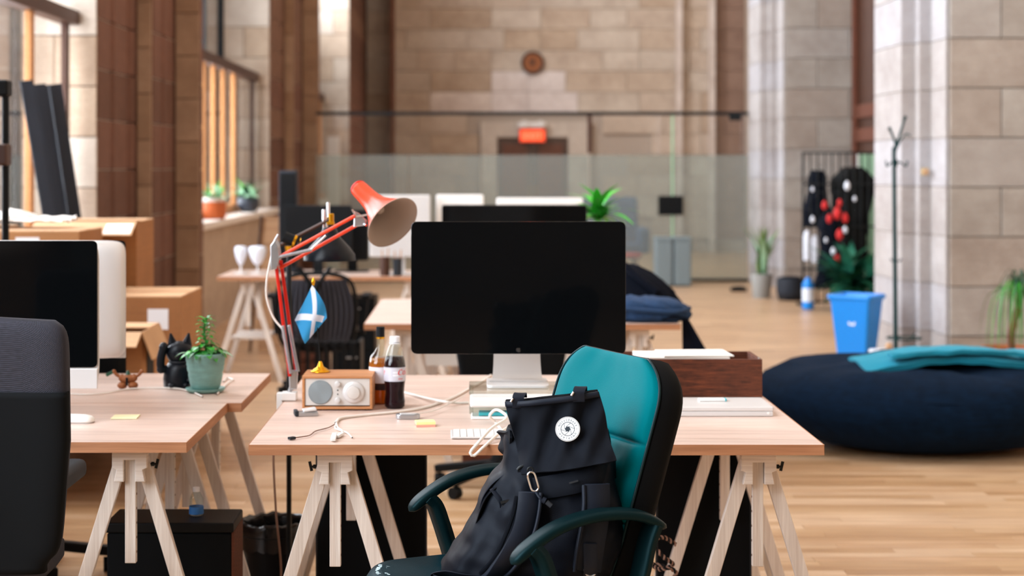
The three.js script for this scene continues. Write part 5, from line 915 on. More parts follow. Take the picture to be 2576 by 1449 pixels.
screenBack('monitor', 'second black monitor on the far desk behind the orange lampshade', 'monitor', 845, 926, 528, 655, 11.85, FY, M.black, M.blackMetal);
screenBack('computer', 'silver computer seen from behind on the far desk under the lampshade', 'computer', 930, 1082, 491, 646, 11.5, FY, M.alu, M.alu);
screenBack('computer', 'white computer back in the far row, above the black monitor at left', 'computer', 1098, 1216, 490, 610, 11.6, FY, M.white, M.alu);
screenBack('computer', 'white computer back in the far row beside the green plant', 'computer', 1250, 1466, 498, 640, 11.6, FY, M.white, M.alu);
{
  const t = screenBack('monitor', 'wide black monitor just above the large display', 'monitor', 1112, 1476, 516, 690, 8.95, DT, M.screen, M.blackMetal);
  const s = thing('speaker', 'tall slim black loudspeaker on the far desk by the stone pier', 'speaker', at(726, 0, 11.75).setY(FY));
  mesh('cabinet', mv(box(0.125, 0.72, 0.13, 0.012), 0, 0.36, 0), M.slat, s); mesh('grille', mv(box(0.11, 0.66, 0.01, 0.004), 0, 0.37, 0.067), M.black, s); mesh('foot', mv(box(0.15, 0.012, 0.15, 0.004), 0, 0.006, 0), M.black, s);
  const p = thing('potted_plant', 'bright green plant in a white pot right of the wide black monitor', 'plant', V(0.70, DT, -9.33));
  mesh('pot', lathe([[0, 0], [0.045, 0], [0.05, 0.01], [0.055, 0.44], [0.05, 0.44], [0, 0.42]], 28), M.white, p); bush(p, 34, 0.19, 0.05, 0.45, 0.08, [M.leaf, M.leaf, phy({ color: 0x35b52c, roughness: 0.4 })], 0.5);
  // two small white bell lamps on the far desk
  for (const [x, label, k] of [[648, 'small white bell-shaped lamp at the left end of the far desk', 1], [606, 'smaller white bell-shaped lamp left of the other on the far desk', 0.7]]) {
    const o = at(x, 0, 11.6); o.y = FY; const l = thing('table_lamp', label, 'lamp', o);
    mesh('base', lathe([[0, 0], [0.05, 0], [0.05, 0.008], [0.006, 0.012], [0.006, 0.08]], 24), M.alu, l);
    mesh('shade', lathe([[0.012, 0.06], [0.03, 0.075], [0.052, 0.12], [0.062, 0.16], [0.058, 0.185], [0.04, 0.192], [0, 0.193]], 32).scale(k, 1, k).translate(0, 0.0, 0), M.pearl, l); mesh('stem', tube([V(0, 0.08, 0), V(0, 0.12, 0)], 0.006), M.alu, l);
  }
  const j = (x, w, h, mat, label) => { const o = at(x, 0, 11.36); o.y = FY; const c = thing('desk_cup', label, 'cup', o); mesh('cup', lathe([[0, 0], [w * 0.8, 0], [w, 0.01], [w, h], [w * 0.9, h], [w * 0.88, 0.02], [0, 0.015]], 24), mat, c); mesh('pencil', [rod(V(0.01, 0.02, 0), V(0.025, h + 0.06, 0.01), 0.004, 6), rod(V(-0.01, 0.02, 0), V(-0.02, h + 0.05, -0.01), 0.004, 6)], M.timber, c).name = 'pencil'; };
  j(968, 0.035, 0.13, M.timberDark, 'brown pencil cup on the far desk below the lampshade'); j(1000, 0.032, 0.12, M.darkGrey, 'grey pencil cup on the far desk left of the big screen');
  const b = thing('notice_board', 'brown board leaning on the low wall beyond the far desk', 'board', V(-1.60, 0, -13.2)); mesh('panel', uvm(bar(V(0, 0.01, 0), V(0, 1.08, -0.12), 0.21, 0.02, V(0, 0, 1), 0.003)), M.ply, b); mesh('dark_rail', bar(V(-0.17, 0.01, 0.02), V(-0.09, 1.09, -0.08), 0.02, 0.02), M.timberDark, b);
}
{ // mesh chair in front of the far desk
  const t = thing('mesh_chair', 'black mesh-back office chair in front of the far desk', 'chair', V(-0.98, 0, -10.62), Math.PI / 2);
  const P = (u, k, d = 0) => V(-0.24 - d - 0.08 * k - 0.05 * u * u * -1, 0.36 + k * 0.42, u * (0.20 + 0.05 * Math.sin(k * Math.PI)) );
  const slat = []; for (let i = 0; i < 15; i++) { const u = -0.9 + i * 1.8 / 14; mesh('mesh_rib', tube([0, 0.25, 0.5, 0.75, 1].map((k) => P(u, k)), 0.0068, 6, 14), std({ color: c3(0.06, 0.065, 0.09), roughness: 0.7 }), t); }
  mesh('mesh_back', slabOf(16, 16, (u, k) => P((u * 2 - 1) * 0.95, k, -0.008), 0.003), M.darkGrey, t);
  mesh('back_frame', tube([...[0, 0.3, 0.6, 1].map((k) => P(-1, k)), ...[1, 0.6, 0.3, 0].map((k) => P(1, k))], 0.014, 8, 60, true), M.black, t);
  mesh('back_support', [tube([V(-0.36, 0.86, -0.1), V(-0.36, 0.76, -0.03), V(-0.33, 0.62, 0), V(-0.27, 0.42, 0)], 0.016), tube([V(-0.36, 0.86, 0.1), V(-0.36, 0.76, 0.03), V(-0.34, 0.68, 0)], 0.014)], M.black, t);
  mesh('seat', loft([0, 1, 2].map((j) => Array.from({ length: 32 }, (_, i) => { const a = i / 32 * 2 * Math.PI; return V(sup(a, 0.5) * 0.24, 0.43 + j * 0.025, sus(a, 0.5) * 0.24 * (j === 2 ? 0.94 : 1)); }))), M.black, t);
  for (const s of [1, -1]) mesh('armrest', [bar(V(-0.12, 0.66, s * 0.3), V(0.12, 0.66, s * 0.3), 0.06, 0.025, V(0, 1, 0), 0.01), bar(V(0, 0.65, s * 0.3), V(0, 0.42, s * 0.28), 0.04, 0.02), bar(V(0, 0.42, s * 0.29), V(0, 0.43, 0), 0.03, 0.02, V(0, 1, 0))], M.black, t);
  const bg = new THREE.Group(); bg.name = 'swivel_base'; t.add(bg); starBase(bg, M.black, 0.3);
  // slatted crate in front of it
  const c = thing('slatted_crate', 'black slatted crate on the floor behind the wooden radio', 'crate', V(-0.85, 0, -9.75));
  for (let i = 0; i < 7; i++) mesh('slat', mv(box(0.022, 0.46, 0.02, 0.003), -0.16 + i * 0.053, 0.235, 0.14), M.black, c);
  for (const y of [0.03, 0.45]) mesh('rail', mv(box(0.38, 0.04, 0.02, 0.003), 0, y, 0.12), M.black, c);
  for (const s of [1, -1]) { mesh('side', mv(box(0.02, 0.46, 0.26, 0.003), s * 0.19, 0.235, 0), M.black, c); } mesh('bottom', mv(box(0.36, 0.015, 0.24), 0, 0.012, 0), M.black, c);
  const cb = thing('brown_crate', 'brown wooden crate on the floor under the far desk', 'crate', V(-1.14, 0, -11.85)); for (const y of [0.06, 0.17, 0.28]) mesh('plank', uvm(mv(box(0.24, 0.1, 0.016, 0.003), 0, y, 0.15)), M.crate, cb); mesh('shell', uvm(mv(box(0.23, 0.33, 0.26), 0, 0.167, 0)), M.crate, cb);
  const dc = thing('drawer_cabinet', 'black drawer cabinet on the floor under the far desk', 'cabinet', V(-0.83, 0, -11.72)); mesh('body', mv(box(0.3, 0.56, 0.42, 0.006), 0, 0.29, 0), M.black, dc); for (const y of [0.12, 0.29, 0.46]) { const d = mesh('drawer', mv(box(0.28, 0.15, 0.012, 0.003), 0, y, 0.216), M.blackMatt, dc); mesh('handle', mv(box(0.1, 0.012, 0.014, 0.004), 0, y + 0.04, 0.228), M.steel, d); }
}
{ // pale panel hung under the clothes desk and a brown box below
  const t = thing('modesty_panel', 'pale panel hung below the clothes desk, seen under the big screen', 'panel', V(0.13, 0.515, -8.05)); mesh('panel', mv(box(0.72, 0.184, 0.016, 0.003), 0, 0.092, 0), M.white, t); for (const s of [1, -1]) mesh('bracket', mv(box(0.03, 0.05, 0.04, 0.004), s * 0.3, 0.159, -0.028), M.steel, t);
  const b = thing('low_box', 'dark brown box on the floor beneath the clothes desk', 'box', V(0.08, 0, -8.45)); mesh('body', uvm(mv(box(0.27, 0.42, 0.24, 0.004), 0, 0.21, 0)), M.crate, b); mesh('lid', uvm(mv(box(0.31, 0.03, 0.25, 0.006), 0, 0.436, 0)), M.crate, b);
}
{ // clothes on the rear desk
  const heap = (name, label, cat, o, prof, mat, amp, sd) => { const t = thing(name, label, cat, o); mesh('fabric', loft(prof.map(([y, cx, hw, hd], j) => Array.from({ length: 72 }, (_, i) => { const a = i / 72 * 2 * Math.PI, n = 1 + amp * noise(Math.cos(a) * 2.6 + sd, Math.sin(a) * 2.6, j * 0.55) + amp * 0.6 * noise(Math.cos(a) * 6, Math.sin(a) * 6 + sd, j * 1.1); return V(cx + sup(a, 0.8) * hw * n, y + (j ? 0.012 * noise(a * 3, j, sd) : 0), sus(a, 0.8) * hd * n); }))), mat, t); return t; };
  const bl = heap('folded_jeans', 'blue folded clothes on the rear desk right of the big screen', 'clothes', V(0.84, DT, -8.15), [[0.004, 0.02, 0.20, 0.17], [0.03, 0.02, 0.215, 0.18], [0.055, 0.02, 0.20, 0.17], [0.062, 0.02, 0.195, 0.165], [0.08, 0.0, 0.20, 0.165], [0.10, -0.02, 0.17, 0.14], [0.112, -0.03, 0.10, 0.09]], M.denim, 0.12, 2);
  mesh('waistband', tube([V(-0.16, 0.07, 0.17), V(0, 0.058, 0.185), V(0.14, 0.052, 0.17), V(0.215, 0.06, 0.05)], 0.012), M.denim, bl);
  const jk = heap('jacket', 'dark jacket heaped on the rear desk behind the blue clothes', 'jacket', V(0.84, DT, -8.48), [[0.004, 0.0, 0.19, 0.13], [0.06, 0.0, 0.2, 0.14], [0.12, -0.01, 0.19, 0.135], [0.17, -0.03, 0.15, 0.12], [0.21, -0.05, 0.12, 0.1], [0.24, -0.07, 0.085, 0.08], [0.255, -0.08, 0.05, 0.05]], M.jacket, 0.16, 5);
  mesh('collar', tube([V(-0.16, 0.22, 0.06), V(-0.1, 0.26, 0.09), V(-0.02, 0.2, 0.12), V(0.08, 0.12, 0.14)], 0.022), M.jacket, jk); mesh('orange_lining', tube([V(-0.19, 0.06, 0.13), V(-0.17, 0.12, 0.13), V(-0.17, 0.16, 0.11)], 0.018), M.timber, jk);
  const sl = thing('hanging_sleeve', 'dark garment sleeve hanging over the right end of the rear desk', 'clothes', V(1.0, DT, -8.02));
  mesh('sleeve', slabOf(10, 24, (u, v) => { const k = v < 0.3 ? v / 0.3 : 1, d = Math.max(0, v - 0.3) / 0.7; return V(-0.10 + k * 0.125 + d * 0.045 + (u - 0.5) * (0.02 + 0.09 * d) * (v < 0.3 ? 1 : 1), 0.016 + 0.012 * Math.sin(k * Math.PI) - d * 0.155 + (k >= 1 ? 0.004 : 0.0), (v < 0.3 ? (u - 0.5) * 0.09 : (u - 0.5) * 0.03) + 0.006 * Math.sin(u * 9)); }, 0.012), M.jacket, sl);
  mesh('cuff', slabOf(8, 3, (u, v) => V(0.07 + (u - 0.5) * 0.12, -0.134 - v * 0.02, (u - 0.5) * 0.035 + 0.004), 0.016), M.jacket, sl);
}

// ---------------------------------------------------------------- right side
{ // blue recycling bin
  const Z = 12.62, t = thing('recycling_bin', 'tall blue recycling bin standing by the white stone pier', 'bin', V((2155 - CX) / S(Z), 0, -Z), -0.62);
  const ring = (w, d, y, r = 0.14) => Array.from({ length: 48 }, (_, i) => { const a = i / 48 * 2 * Math.PI; return V(sup(a, r) * w / 2, y, sus(a, r) * d / 2); });
  mesh('body', loft([ring(0.22, 0.20, 0.0), ring(0.225, 0.205, 0.01), ring(0.315, 0.29, 0.47), ring(0.335, 0.31, 0.475), ring(0.34, 0.315, 0.51), ring(0.33, 0.305, 0.515), ring(0.305, 0.28, 0.51), ring(0.30, 0.275, 0.46), ring(0.22, 0.195, 0.02)]), M.blue, t);
  mesh('rim', loft([ring(0.342, 0.317, 0.482), ring(0.352, 0.327, 0.488), ring(0.352, 0.327, 0.508), ring(0.342, 0.317, 0.514)], false), M.blue, t);
  const rec = new THREE.Group(); rec.name = 'recycling_mark'; rec.position.set(0.015, 0.31, 0.1285); rec.rotation.x = -0.092; t.add(rec);
  for (let i = 0; i < 3; i++) mesh('arrow', ext([[-0.024, -0.022], [0.01, -0.022], [0.01, -0.03], [0.026, -0.016], [0.01, -0.002], [0.01, -0.010], [-0.018, -0.010]], 0.002).rotateZ(i * 2 * Math.PI / 3), M.pearl, rec);
}
{ // coat rack
  const Z = 11.9, X = (2252 - CX) / S(Z), t = thing('coat_rack', 'thin dark green metal coat rack before the white stone pier', 'rack', V(X, 0, -Z)), L = (px, py, dz = 0) => at(px, py, Z).sub(t.position).add(V(0, 0, dz)), gm = phy({ color: c3(0.001, 0.028, 0.03), roughness: 0.5, specularIntensity: 0.3 });
  mesh('pole', rod(V(0.005, 0.02, 0), L(2249, 370), 0.0165, 14, 0.0145), gm, t);
  for (const [pts, ball] of [[[[2250, 385], [2252, 360], [2246, 342], [2239, 326]], [2238, 324]], [[[2250, 390], [2256, 362], [2268, 325], [2276, 298]], [2277, 296]]]) { mesh('hook', tube(pts.map(([x, y]) => L(x, y)), 0.009), gm, t); mesh('hook_knob', new THREE.SphereGeometry(0.014, 16, 12).translate(...L(...ball).toArray()), gm, t); }
  mesh('hook', tube([L(2250, 385), L(2262, 352, 0.05), L(2272, 338, 0.09), L(2280, 342, 0.11)], 0.006), gm, t);
  for (const s of [-1, 1]) { mesh('lower_hook', tube([L(2251, 412), L(2251 + s * 10, 408, 0.03), L(2251 + s * 24, 418, 0.05), L(2251 + s * 27, 404, 0.05)], 0.006), gm, t); mesh('peg', tube([L(2254, 655), L(2254 + s * 9, 657), L(2254 + s * 14, 651)], 0.005), gm, t); }
  mesh('collar', cyl(0.02, 0.02, 0.05, 18).translate(...L(2251, 410).toArray()), gm, t);
  mesh('umbrella_ring', new THREE.TorusGeometry(0.12, 0.006, 8, 36).rotateX(Math.PI / 2).translate(0.05, 0.26, 0.05), gm, t); mesh('ring_arm', tube([V(0.005, 0.26, 0), V(0.09, 0.24, 0.03), V(0.13, 0.30, 0.05)], 0.005), gm, t);
  for (let i = 0; i < 4; i++) mesh('foot', tube([V(0.005, 0.07, 0), V(Math.cos(i * 1.57 + 0.5) * 0.12, 0.05, Math.sin(i * 1.57 + 0.5) * 0.12), V(Math.cos(i * 1.57 + 0.5) * 0.19, 0.012, Math.sin(i * 1.57 + 0.5) * 0.19)], 0.011), gm, t);
}
for (const [px, h, label, mat] of [[2205, 0.14, 'white floor pot left of the coat rack foot', M.pearl], [2236, 0.15, 'white floor pot nearest the coat rack pole', M.white]]) {
  const o = at(px, 0, 11.75); o.y = 0; const t = thing('floor_pot', label, 'pot', o);
  mesh('pot', lathe([[0, 0], [0.035, 0], [0.042, 0.08], [0.05, 0.09], [0.056, 0.16], [0.05, 0.19], [0.042, 0.185], [0, 0.15]], 28), mat, t); mesh('band', lathe([[0.0365, 0.01], [0.043, 0.078], [0.041, 0.08]], 28), M.crate, t);
  if (px > 2220) mesh('tan_top', new THREE.SphereGeometry(0.026, 18, 12).translate(0, 0.212, 0), M.ply, t);
}
{ // bean bag and throw
  const t = thing('beanbag', 'large navy beanbag lying at the right edge of the photo', 'beanbag', V(2.40, 0, -8.88));
  const prof = [[0.0, 0.34, 0.28], [0.006, 0.44, 0.36], [0.04, 0.60, 0.50], [0.11, 0.76, 0.61], [0.21, 0.88, 0.67], [0.31, 0.90, 0.64], [0.38, 0.84, 0.57], [0.425, 0.72, 0.46], [0.445, 0.55, 0.34], [0.44, 0.35, 0.2], [0.43, 0.15, 0.08]];
  mesh('body', loft(prof.map(([y, hw, hd], j) => Array.from({ length: 96 }, (_, i) => { const a = i / 96 * 2 * Math.PI, x = sup(a, 0.95) * hw, z = sus(a, 1) * hd, n = 0.02 * noise(x * 3, y * 5, z * 3) + 0.008 * noise(x * 9, y * 12, z * 9); return V(x + n, y * (y > 0.05 ? 1 + 0.10 * x * 0.6 - 0.05 * (z / hd) + (y > 0.3 ? noise(x * 4, z * 4, 3) * 0.10 : 0) : 1) + (y > 0.3 ? n : 0), z + n); }))), M.navy, t);
  mesh('gathered_top', loft(Array.from({ length: 10 }, (_, j) => { const s = Math.pow(Math.sin((j + 0.4) / 10 * Math.PI), 0.6); return Array.from({ length: 28 }, (_, i) => { const a = i / 28 * 2 * Math.PI, k = 1 + 0.35 * noise(Math.cos(a) * 3, Math.sin(a) * 3, j * 0.9); return V(-0.62 + j * 0.055, 0.37 + Math.sin(a) * 0.055 * s * k, -0.12 + Math.cos(a) * 0.09 * s * k); }); })), M.navy, t);
  mesh('seam', tube([V(-0.78, 0.33, 0.22), V(-0.55, 0.32, 0.47), V(-0.1, 0.30, 0.62), V(0.4, 0.30, 0.58)], 0.006), M.navy, t);
  const b = thing('throw_blanket', 'teal throw blanket lying on top of the navy beanbag', 'blanket', V(2.62, 0.44, -8.82));
  mesh('cloth', slabOf(40, 16, (u, v) => { const x = -0.58 + u * 1.15, top = 0.075 * Math.sin(Math.min(1, u * 1.25 + 0.12) * Math.PI * 0.82) - 0.035 * (1 - u) ; return V(x, top + 0.012 * noise(u * 9, v * 4, 2) - 0.05 * Math.pow(Math.abs(v - 0.4) * 1.4, 2) + 0.012, (v - 0.5) * 0.42 + 0.05 * noise(u * 4, 1, v)); }, 0.03), M.blanket, b);
  mesh('fold', slabOf(30, 8, (u, v) => V(-0.45 + u * 1.0, 0.03 + 0.05 * Math.sin(Math.min(1, u + 0.2) * Math.PI * 0.85) + 0.01 * noise(u * 12, v * 3, 8), 0.12 + v * 0.1), 0.022), M.blanket, b);
}
{ // ponytail palm in a terracotta pot
  const Z = 11.0, o = at(2546, 0, Z); o.y = 0; const t = thing('potted_palm', 'drooping narrow-leaved palm in a terracotta pot at the right edge', 'plant', o);
  mesh('pot', lathe([[0, 0], [0.13, 0], [0.185, 0.23], [0.20, 0.235], [0.2, 0.285], [0.182, 0.285], [0.175, 0.25], [0, 0.24]], 36), M.terracotta, t); mesh('soil', lathe([[0.176, 0.255], [0.05, 0.27], [0, 0.27]], 24), M.soil, t);
  mesh('trunk', tube([V(0.0, 0.25, 0), V(-0.005, 0.36, 0), V(0.015, 0.46, 0), V(0.04, 0.55, 0)], 0.024, 10, 24), M.trunk, t);
  const blade = (R, up, dn, w) => { const p = [V(0, 0, 0), V(R * 0.35, up, 0), V(R * 0.8, up * 0.55, 0), V(R, -dn * 0.4, 0), V(R * 1.04, -dn, 0)], c = new THREE.CatmullRomCurve3(p); return surf(2, 14, (u, v) => c.getPoint(v).add(V(0, Math.abs(u - 0.5) * 0.006, (u - 0.5) * w * (1 - v * 0.85)))); };
  const gs = [blade(0.12, 0.14, 0.22, 0.015), blade(0.2, 0.17, 0.28, 0.014), blade(0.24, 0.12, 0.33, 0.014), blade(0.16, 0.22, 0.12, 0.014)], mats = [M.leaf, M.leafDark, M.leafOlive, M.leaf];
  for (let i = 0; i < 64; i++) { const m = mesh('leaf', gs[i % 4], mats[(i * 7) % 4], t); m.position.set(0.04, 0.55 + rnd(-0.02, 0.02), 0); m.rotation.y = i * 2.4; m.scale.setScalar(rnd(0.8, 1.1)); }
}
{ // dark grid shelf with bags, bottles and hanging ornaments
  const Z = 17.6, x0 = (2020 - CX) / S(Z), x1 = 4.42, o = V((x0 + x1) / 2, 0, -Z), w = x1 - x0, t = thing('grid_rack', 'tall black wire grid rack in the recess between the stone piers', 'rack', o);
  for (let i = 0; i <= 12; i++) mesh('bar', rod(V(-w / 2 + i * w / 12, 0.02, 0), V(-w / 2 + i * w / 12, 1.64, 0), i % 12 ? 0.0085 : 0.013, 8), M.blackMetal, t);
  for (const y of [0.05, 0.4, 0.85, 1.3, 1.63]) mesh('cross_bar', rod(V(-w / 2, y, -0.01), V(w / 2, y, -0.01), 0.011, 8), M.blackMetal, t);
  for (const s of [1, -1]) mesh('foot', mv(box(0.04, 0.03, 0.55, 0.008), s * w / 2, 0.015, 0), M.blackMetal, t);
  const dark = (label, px0, px1, py0, py1, mat, sd, dz = 0.2) => { const a = at(px0, py1, Z + dz), b = at(px1, py0, Z + dz), c = a.clone().add(b).multiplyScalar(0.5), hw = (b.x - a.x) / 2, hh = (b.y - a.y) / 2, k = thing('hanging_coat', label, 'coat', V(c.x, a.y, c.z)); mesh('cloth', loft(Array.from({ length: 16 }, (_, j) => { const v = j / 15, s = (0.82 + 0.18 * Math.sin(v * 5 + sd)) * (v > 0.9 ? 1 - (v - 0.9) * 5 : 1); return Array.from({ length: 40 }, (_, i) => { const q = i / 40 * 2 * Math.PI, n = 1 + 0.30 * noise(Math.cos(q) * 2.4 + sd, Math.sin(q) * 2.4, v * 5) + 0.16 * noise(Math.cos(q) * 6, Math.sin(q) * 6 + sd, v * 11); return V(sup(q, 0.8) * hw * s * n, v * 2 * hh, sus(q, 0.8) * 0.085 * n); }); })), mat, k); mesh('hanger_hook', tube([V(0, hh * 2 - 0.02, 0), V(0, hh * 2 + 0.03, 0), V(0, hh * 2 + 0.05, dz * 0.5), V(0, hh * 2 + 0.03, dz * 0.9)], 0.005), M.blackMetal, k); };
  dark('black coat hanging at the left of the grid rack', 2022, 2090, 428, 570, M.jacket, 1); dark('black coat hanging at the right of the grid rack', 2094, 2196, 420, 660, M.black, 4); dark('dark coat hanging lowest in the middle of the grid rack', 2052, 2118, 540, 725, M.jacket, 8, -0.14);
  const drop = (px, py, r0, mat, label) => { const r = mat === M.pearl ? r0 * 0.72 : r0; const k = thing('ornament', label, 'ornament', at(px, py, Z - 0.44)); mesh('drop', lathe([[0, -1.4], [0.5, -1.15], [0.75, -0.5], [0.8, 0], [0.6, 0.7], [0.2, 1.3], [0, 1.4]].map(([a, b]) => [a * r, b * r]), 20), mat, k); mesh('string', tube([V(0, r * 1.3, 0), V(0, r * 3, -0.03), V(0, r * 4, -0.30)], 0.002, 5, 10), M.black, k); };
  drop(2131, 467, 0.05, M.pearl, 'large white bauble high on the grid rack'); drop(2044, 476, 0.026, M.pearl, 'white bauble at the upper left of the grid rack'); drop(2106, 536, 0.052, M.redMatt, 'largest red ornament on the grid rack'); drop(2126, 548, 0.04, M.redMatt, 'red ornament right of the largest one'); drop(2086, 550, 0.036, M.redMatt, 'red ornament left of the largest one'); drop(2112, 510, 0.03, M.redMatt, 'small red ornament above the largest one'); drop(2150, 500, 0.028, M.pearl, 'small pale ornament on the right black coat'); drop(2078, 604, 0.028, M.pearl, 'small pale ornament low at the left of the grid rack'); drop(2074, 516, 0.035, M.redMatt, 'small red ornament at the left of the grid rack'); drop(2112, 590, 0.045, M.redMatt, 'red ornament in the middle of the grid rack'); drop(2126, 578, 0.04, M.pearl, 'pale ornament just below the red ones'); drop(2096, 632, 0.042, M.pearl, 'lowest white ornament on the grid rack'); drop(2106, 655, 0.045, M.redMatt, 'lowest red ornament on the grid rack'); drop(2044, 552, 0.036, M.pearl, 'white bauble at the middle left of the grid rack');
  for (const [px, y0, y1, label] of [[2030, 655, 580, 'left white bottle holder on the grid rack'], [2050, 660, 592, 'right white bottle holder on the grid rack']]) { const a = at(px, y0, Z - 0.12), b = at(px, y1, Z - 0.12), k = thing('bottle_holder', label, 'holder', a); mesh('bottle', lathe([[0, 0], [0.036, 0.005], [0.037, 0.8], [0.03, 0.9], [0.015, 1], [0, 1]].map(([r, y]) => [r, y * (b.y - a.y)]), 20), M.pearl, k); mesh('clip', mv(box(0.03, 0.02, 0.1), 0, (b.y - a.y) * 0.5, -0.07), M.blackMetal, k); }
  { const k = thing('blue_bottle', 'blue and white bottle at the foot of the grid rack', 'bottle', V((2033 - CX) / S(17.3), 0, -17.3)); mesh('bottle', lathe([[0, 0.0], [0.055, 0], [0.06, 0.02], [0.06, 0.26], [0.03, 0.31], [0.02, 0.33], [0, 0.33]], 24), M.blue, k); mesh('label', lathe([[0.061, 0.08], [0.061, 0.22]], 24), M.pearl, k).material = std({ color: 0xdfe6f2, side: THREE.DoubleSide, roughness: 0.5 }); }
  { const k = thing('floor_plant', 'dark leafy plant in a pot before the grid rack', 'plant', V((2150 - CX) / S(17.0), 0, -17.0)); mesh('pot', lathe([[0, 0], [0.12, 0], [0.16, 0.2], [0.15, 0.2], [0, 0.18]], 28), M.black, k); bush(k, 80, 0.48, 0.11, 0.2, 0.4, [M.leafDark, M.leafDark, phy({ color: 0x2f7a64, roughness: 0.3 })], 0.5); }
  { const k = thing('pale_board', 'pale green board leaning behind the right end of the grid rack', 'board', V(4.395, 0, -18.25)); mesh('board', bar(V(0, 0.01, 0), V(0, 1.62, -0.06), 0.3, 0.02, V(0, 0, 1), 0.004), M.leafPale, k); mesh('edge_strip', bar(V(-0.155, 0.01, 0.0), V(-0.155, 1.62, -0.06), 0.012, 0.024), M.white, k); }
}
{ // pots at the second pier
  const a = V((1916 - CX) / S(18.8), 0, -18.8), t = thing('potted_plant', 'upright olive-green plant in a grey floor pot at the far pier', 'plant', a);
  mesh('pot', lathe([[0, 0], [0.095, 0], [0.125, 0.27], [0.118, 0.275], [0.10, 0.24], [0, 0.24]], 28), std({ color: 0x9a9c9a, roughness: 0.7 }), t);
  const g = [0.36, 0.5, 0.62].map((l) => leafGeo(l, 0.06, 0.02)); for (let i = 0; i < 26; i++) { const m = mesh('leaf', g[i % 3], [M.leafOlive, M.leafPale, M.leafOlive][i % 3], t); m.position.set(rnd(-0.05, 0.05), 0.24, rnd(-0.05, 0.05)); m.rotation.y = i * 2.4; m.rotateX(-rnd(1.1, 1.5)); }
  const b = thing('floor_basket', 'dark grey round basket beside the far floor pot', 'basket', V((1988 - CX) / S(18.5), 0, -18.5)); mesh('basket', lathe([[0, 0], [0.13, 0], [0.155, 0.1], [0.15, 0.24], [0.138, 0.25], [0.13, 0.2], [0, 0.03]], 30), M.slat, b); mesh('lid_cloth', lathe([[0.135, 0.24], [0.1, 0.262], [0, 0.27]], 24), M.jacket, b);
  const d = thing('door_stop', 'small black block on the floor before the glass partition', 'block', V((1858 - CX) / S(19.8), 0, -19.8)); mesh('block', mv(box(0.19, 0.05, 0.1, 0.012), 0, 0.025, 0), M.black, d); mesh('pad', mv(box(0.1, 0.01, 0.08, 0.004), 0, 0.055, 0), M.darkGrey, d);
}
for (const [px, label] of [[1668, 'left pale grey bin before the glass partition'], [1714, 'right pale grey bin before the glass partition']]) {
  const Z = 20.7, t = thing('sorting_bin', label, 'bin', V((px - CX) / S(Z), 0, -Z)), gm = std({ color: 0x76858a, roughness: 0.5 });
  mesh('body', mv(box(0.21, 0.56, 0.3, 0.02), 0, 0.29, 0), gm, t); mesh('lid', mv(box(0.222, 0.04, 0.31, 0.012), 0, 0.59, 0), gm, t); mesh('foot_rail', mv(box(0.2, 0.02, 0.28), 0, 0.0105, 0), M.black, t);
}
{ // white board at the left end of the partition
  const t = thing('display_board', 'tall white board standing behind the left end of the glass partition', 'board', V(-1.93, 0, -23));
  mesh('board', mv(box(0.17, 1.84, 0.03, 0.006), 0, 0.98, 0), M.white, t); mesh('stand_foot', mv(box(0.16, 0.06, 0.3, 0.01), 0, 0.03, 0), M.alu, t);
}
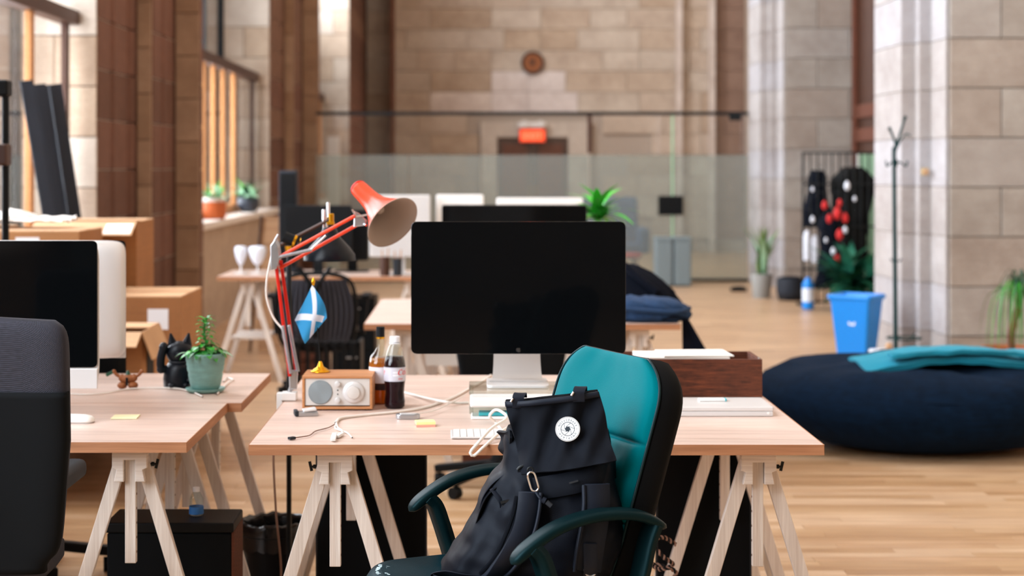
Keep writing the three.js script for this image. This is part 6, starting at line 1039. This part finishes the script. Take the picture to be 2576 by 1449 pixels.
{ // navy armchair and red stool seen through the frosted glass
  const t = thing('lounge_chair', 'dark blue lounge chair blurred behind the frosted glass', 'chair', V(1.86, 0, -22.4)), nm = std({ color: c3(0.01, 0.07, 0.17), roughness: 0.8 });
  mesh('seat', mv(box(0.78, 0.22, 0.62, 0.06), 0, 0.36, 0), nm, t); mesh('backrest', mv(box(0.78, 0.62, 0.16, 0.06).rotateX(-0.12), 0, 0.76, -0.3), nm, t); for (const s of [1, -1]) mesh('armrest', mv(box(0.14, 0.34, 0.64, 0.05), s * 0.42, 0.5, 0.02), nm, t); for (const [a, b] of [[1, 1], [1, -1], [-1, 1], [-1, -1]]) mesh('leg', rod(V(a * 0.34, 0, b * 0.26), V(a * 0.32, 0.26, b * 0.24), 0.018), M.timberDark, t);
  const s = thing('red_stool', 'low red stool blurred behind the glass partition', 'stool', V(2.05, 0, -21.85)); mesh('top', lathe([[0, 0.30], [0.16, 0.3], [0.17, 0.32], [0.16, 0.35], [0, 0.35]], 28), M.redMatt, s); for (let i = 0; i < 3; i++) mesh('leg', rod(V(Math.cos(i * 2.1) * 0.15, 0, Math.sin(i * 2.1) * 0.15), V(Math.cos(i * 2.1) * 0.1, 0.3, Math.sin(i * 2.1) * 0.1), 0.014), M.timber, s);
}
{ // twisted rope cable under the desk behind the chair
  const pts = [], base = [at(1700, 1370, 4.9), at(1668, 1352, 4.88), at(1640, 1362, 4.86), at(1668, 1400, 4.84), at(1692, 1420, 4.86), at(1660, 1432, 4.88), at(1640, 1420, 4.9), at(1700, 1440, 4.9), at(1640, 1520, 4.92), at(1700, 1640, 4.95)];
  const c = new THREE.CatmullRomCurve3(base, false, 'centripetal'), strand = (ph) => { const p = []; for (let i = 0; i <= 420; i++) { const k = i / 420, q = c.getPoint(k), d = c.getTangent(k), x = V(0, 0, 1).cross(d).normalize(), z = d.clone().cross(x), w = k * 170 + ph; p.push(q.addScaledVector(x, Math.cos(w) * 0.0035).addScaledVector(z, Math.sin(w) * 0.0035)); } return new THREE.TubeGeometry(new THREE.CatmullRomCurve3(p), 840, 0.0034, 5); };
  const t = thing('twisted_cord', 'twisted pale and dark cord hanging under the desk behind the chair', 'cord', V(0, 0, 0)); mesh('pale_strand', strand(0), M.cordBrown, t); mesh('dark_strand', strand(Math.PI), M.black, t);
}

for (const o of scene.children) o.traverse((m) => { if (m.isMesh) m.castShadow = m.receiveShadow = true; if (m.isLight && m.shadow) m.castShadow = true; });
renderer.render(scene, camera);
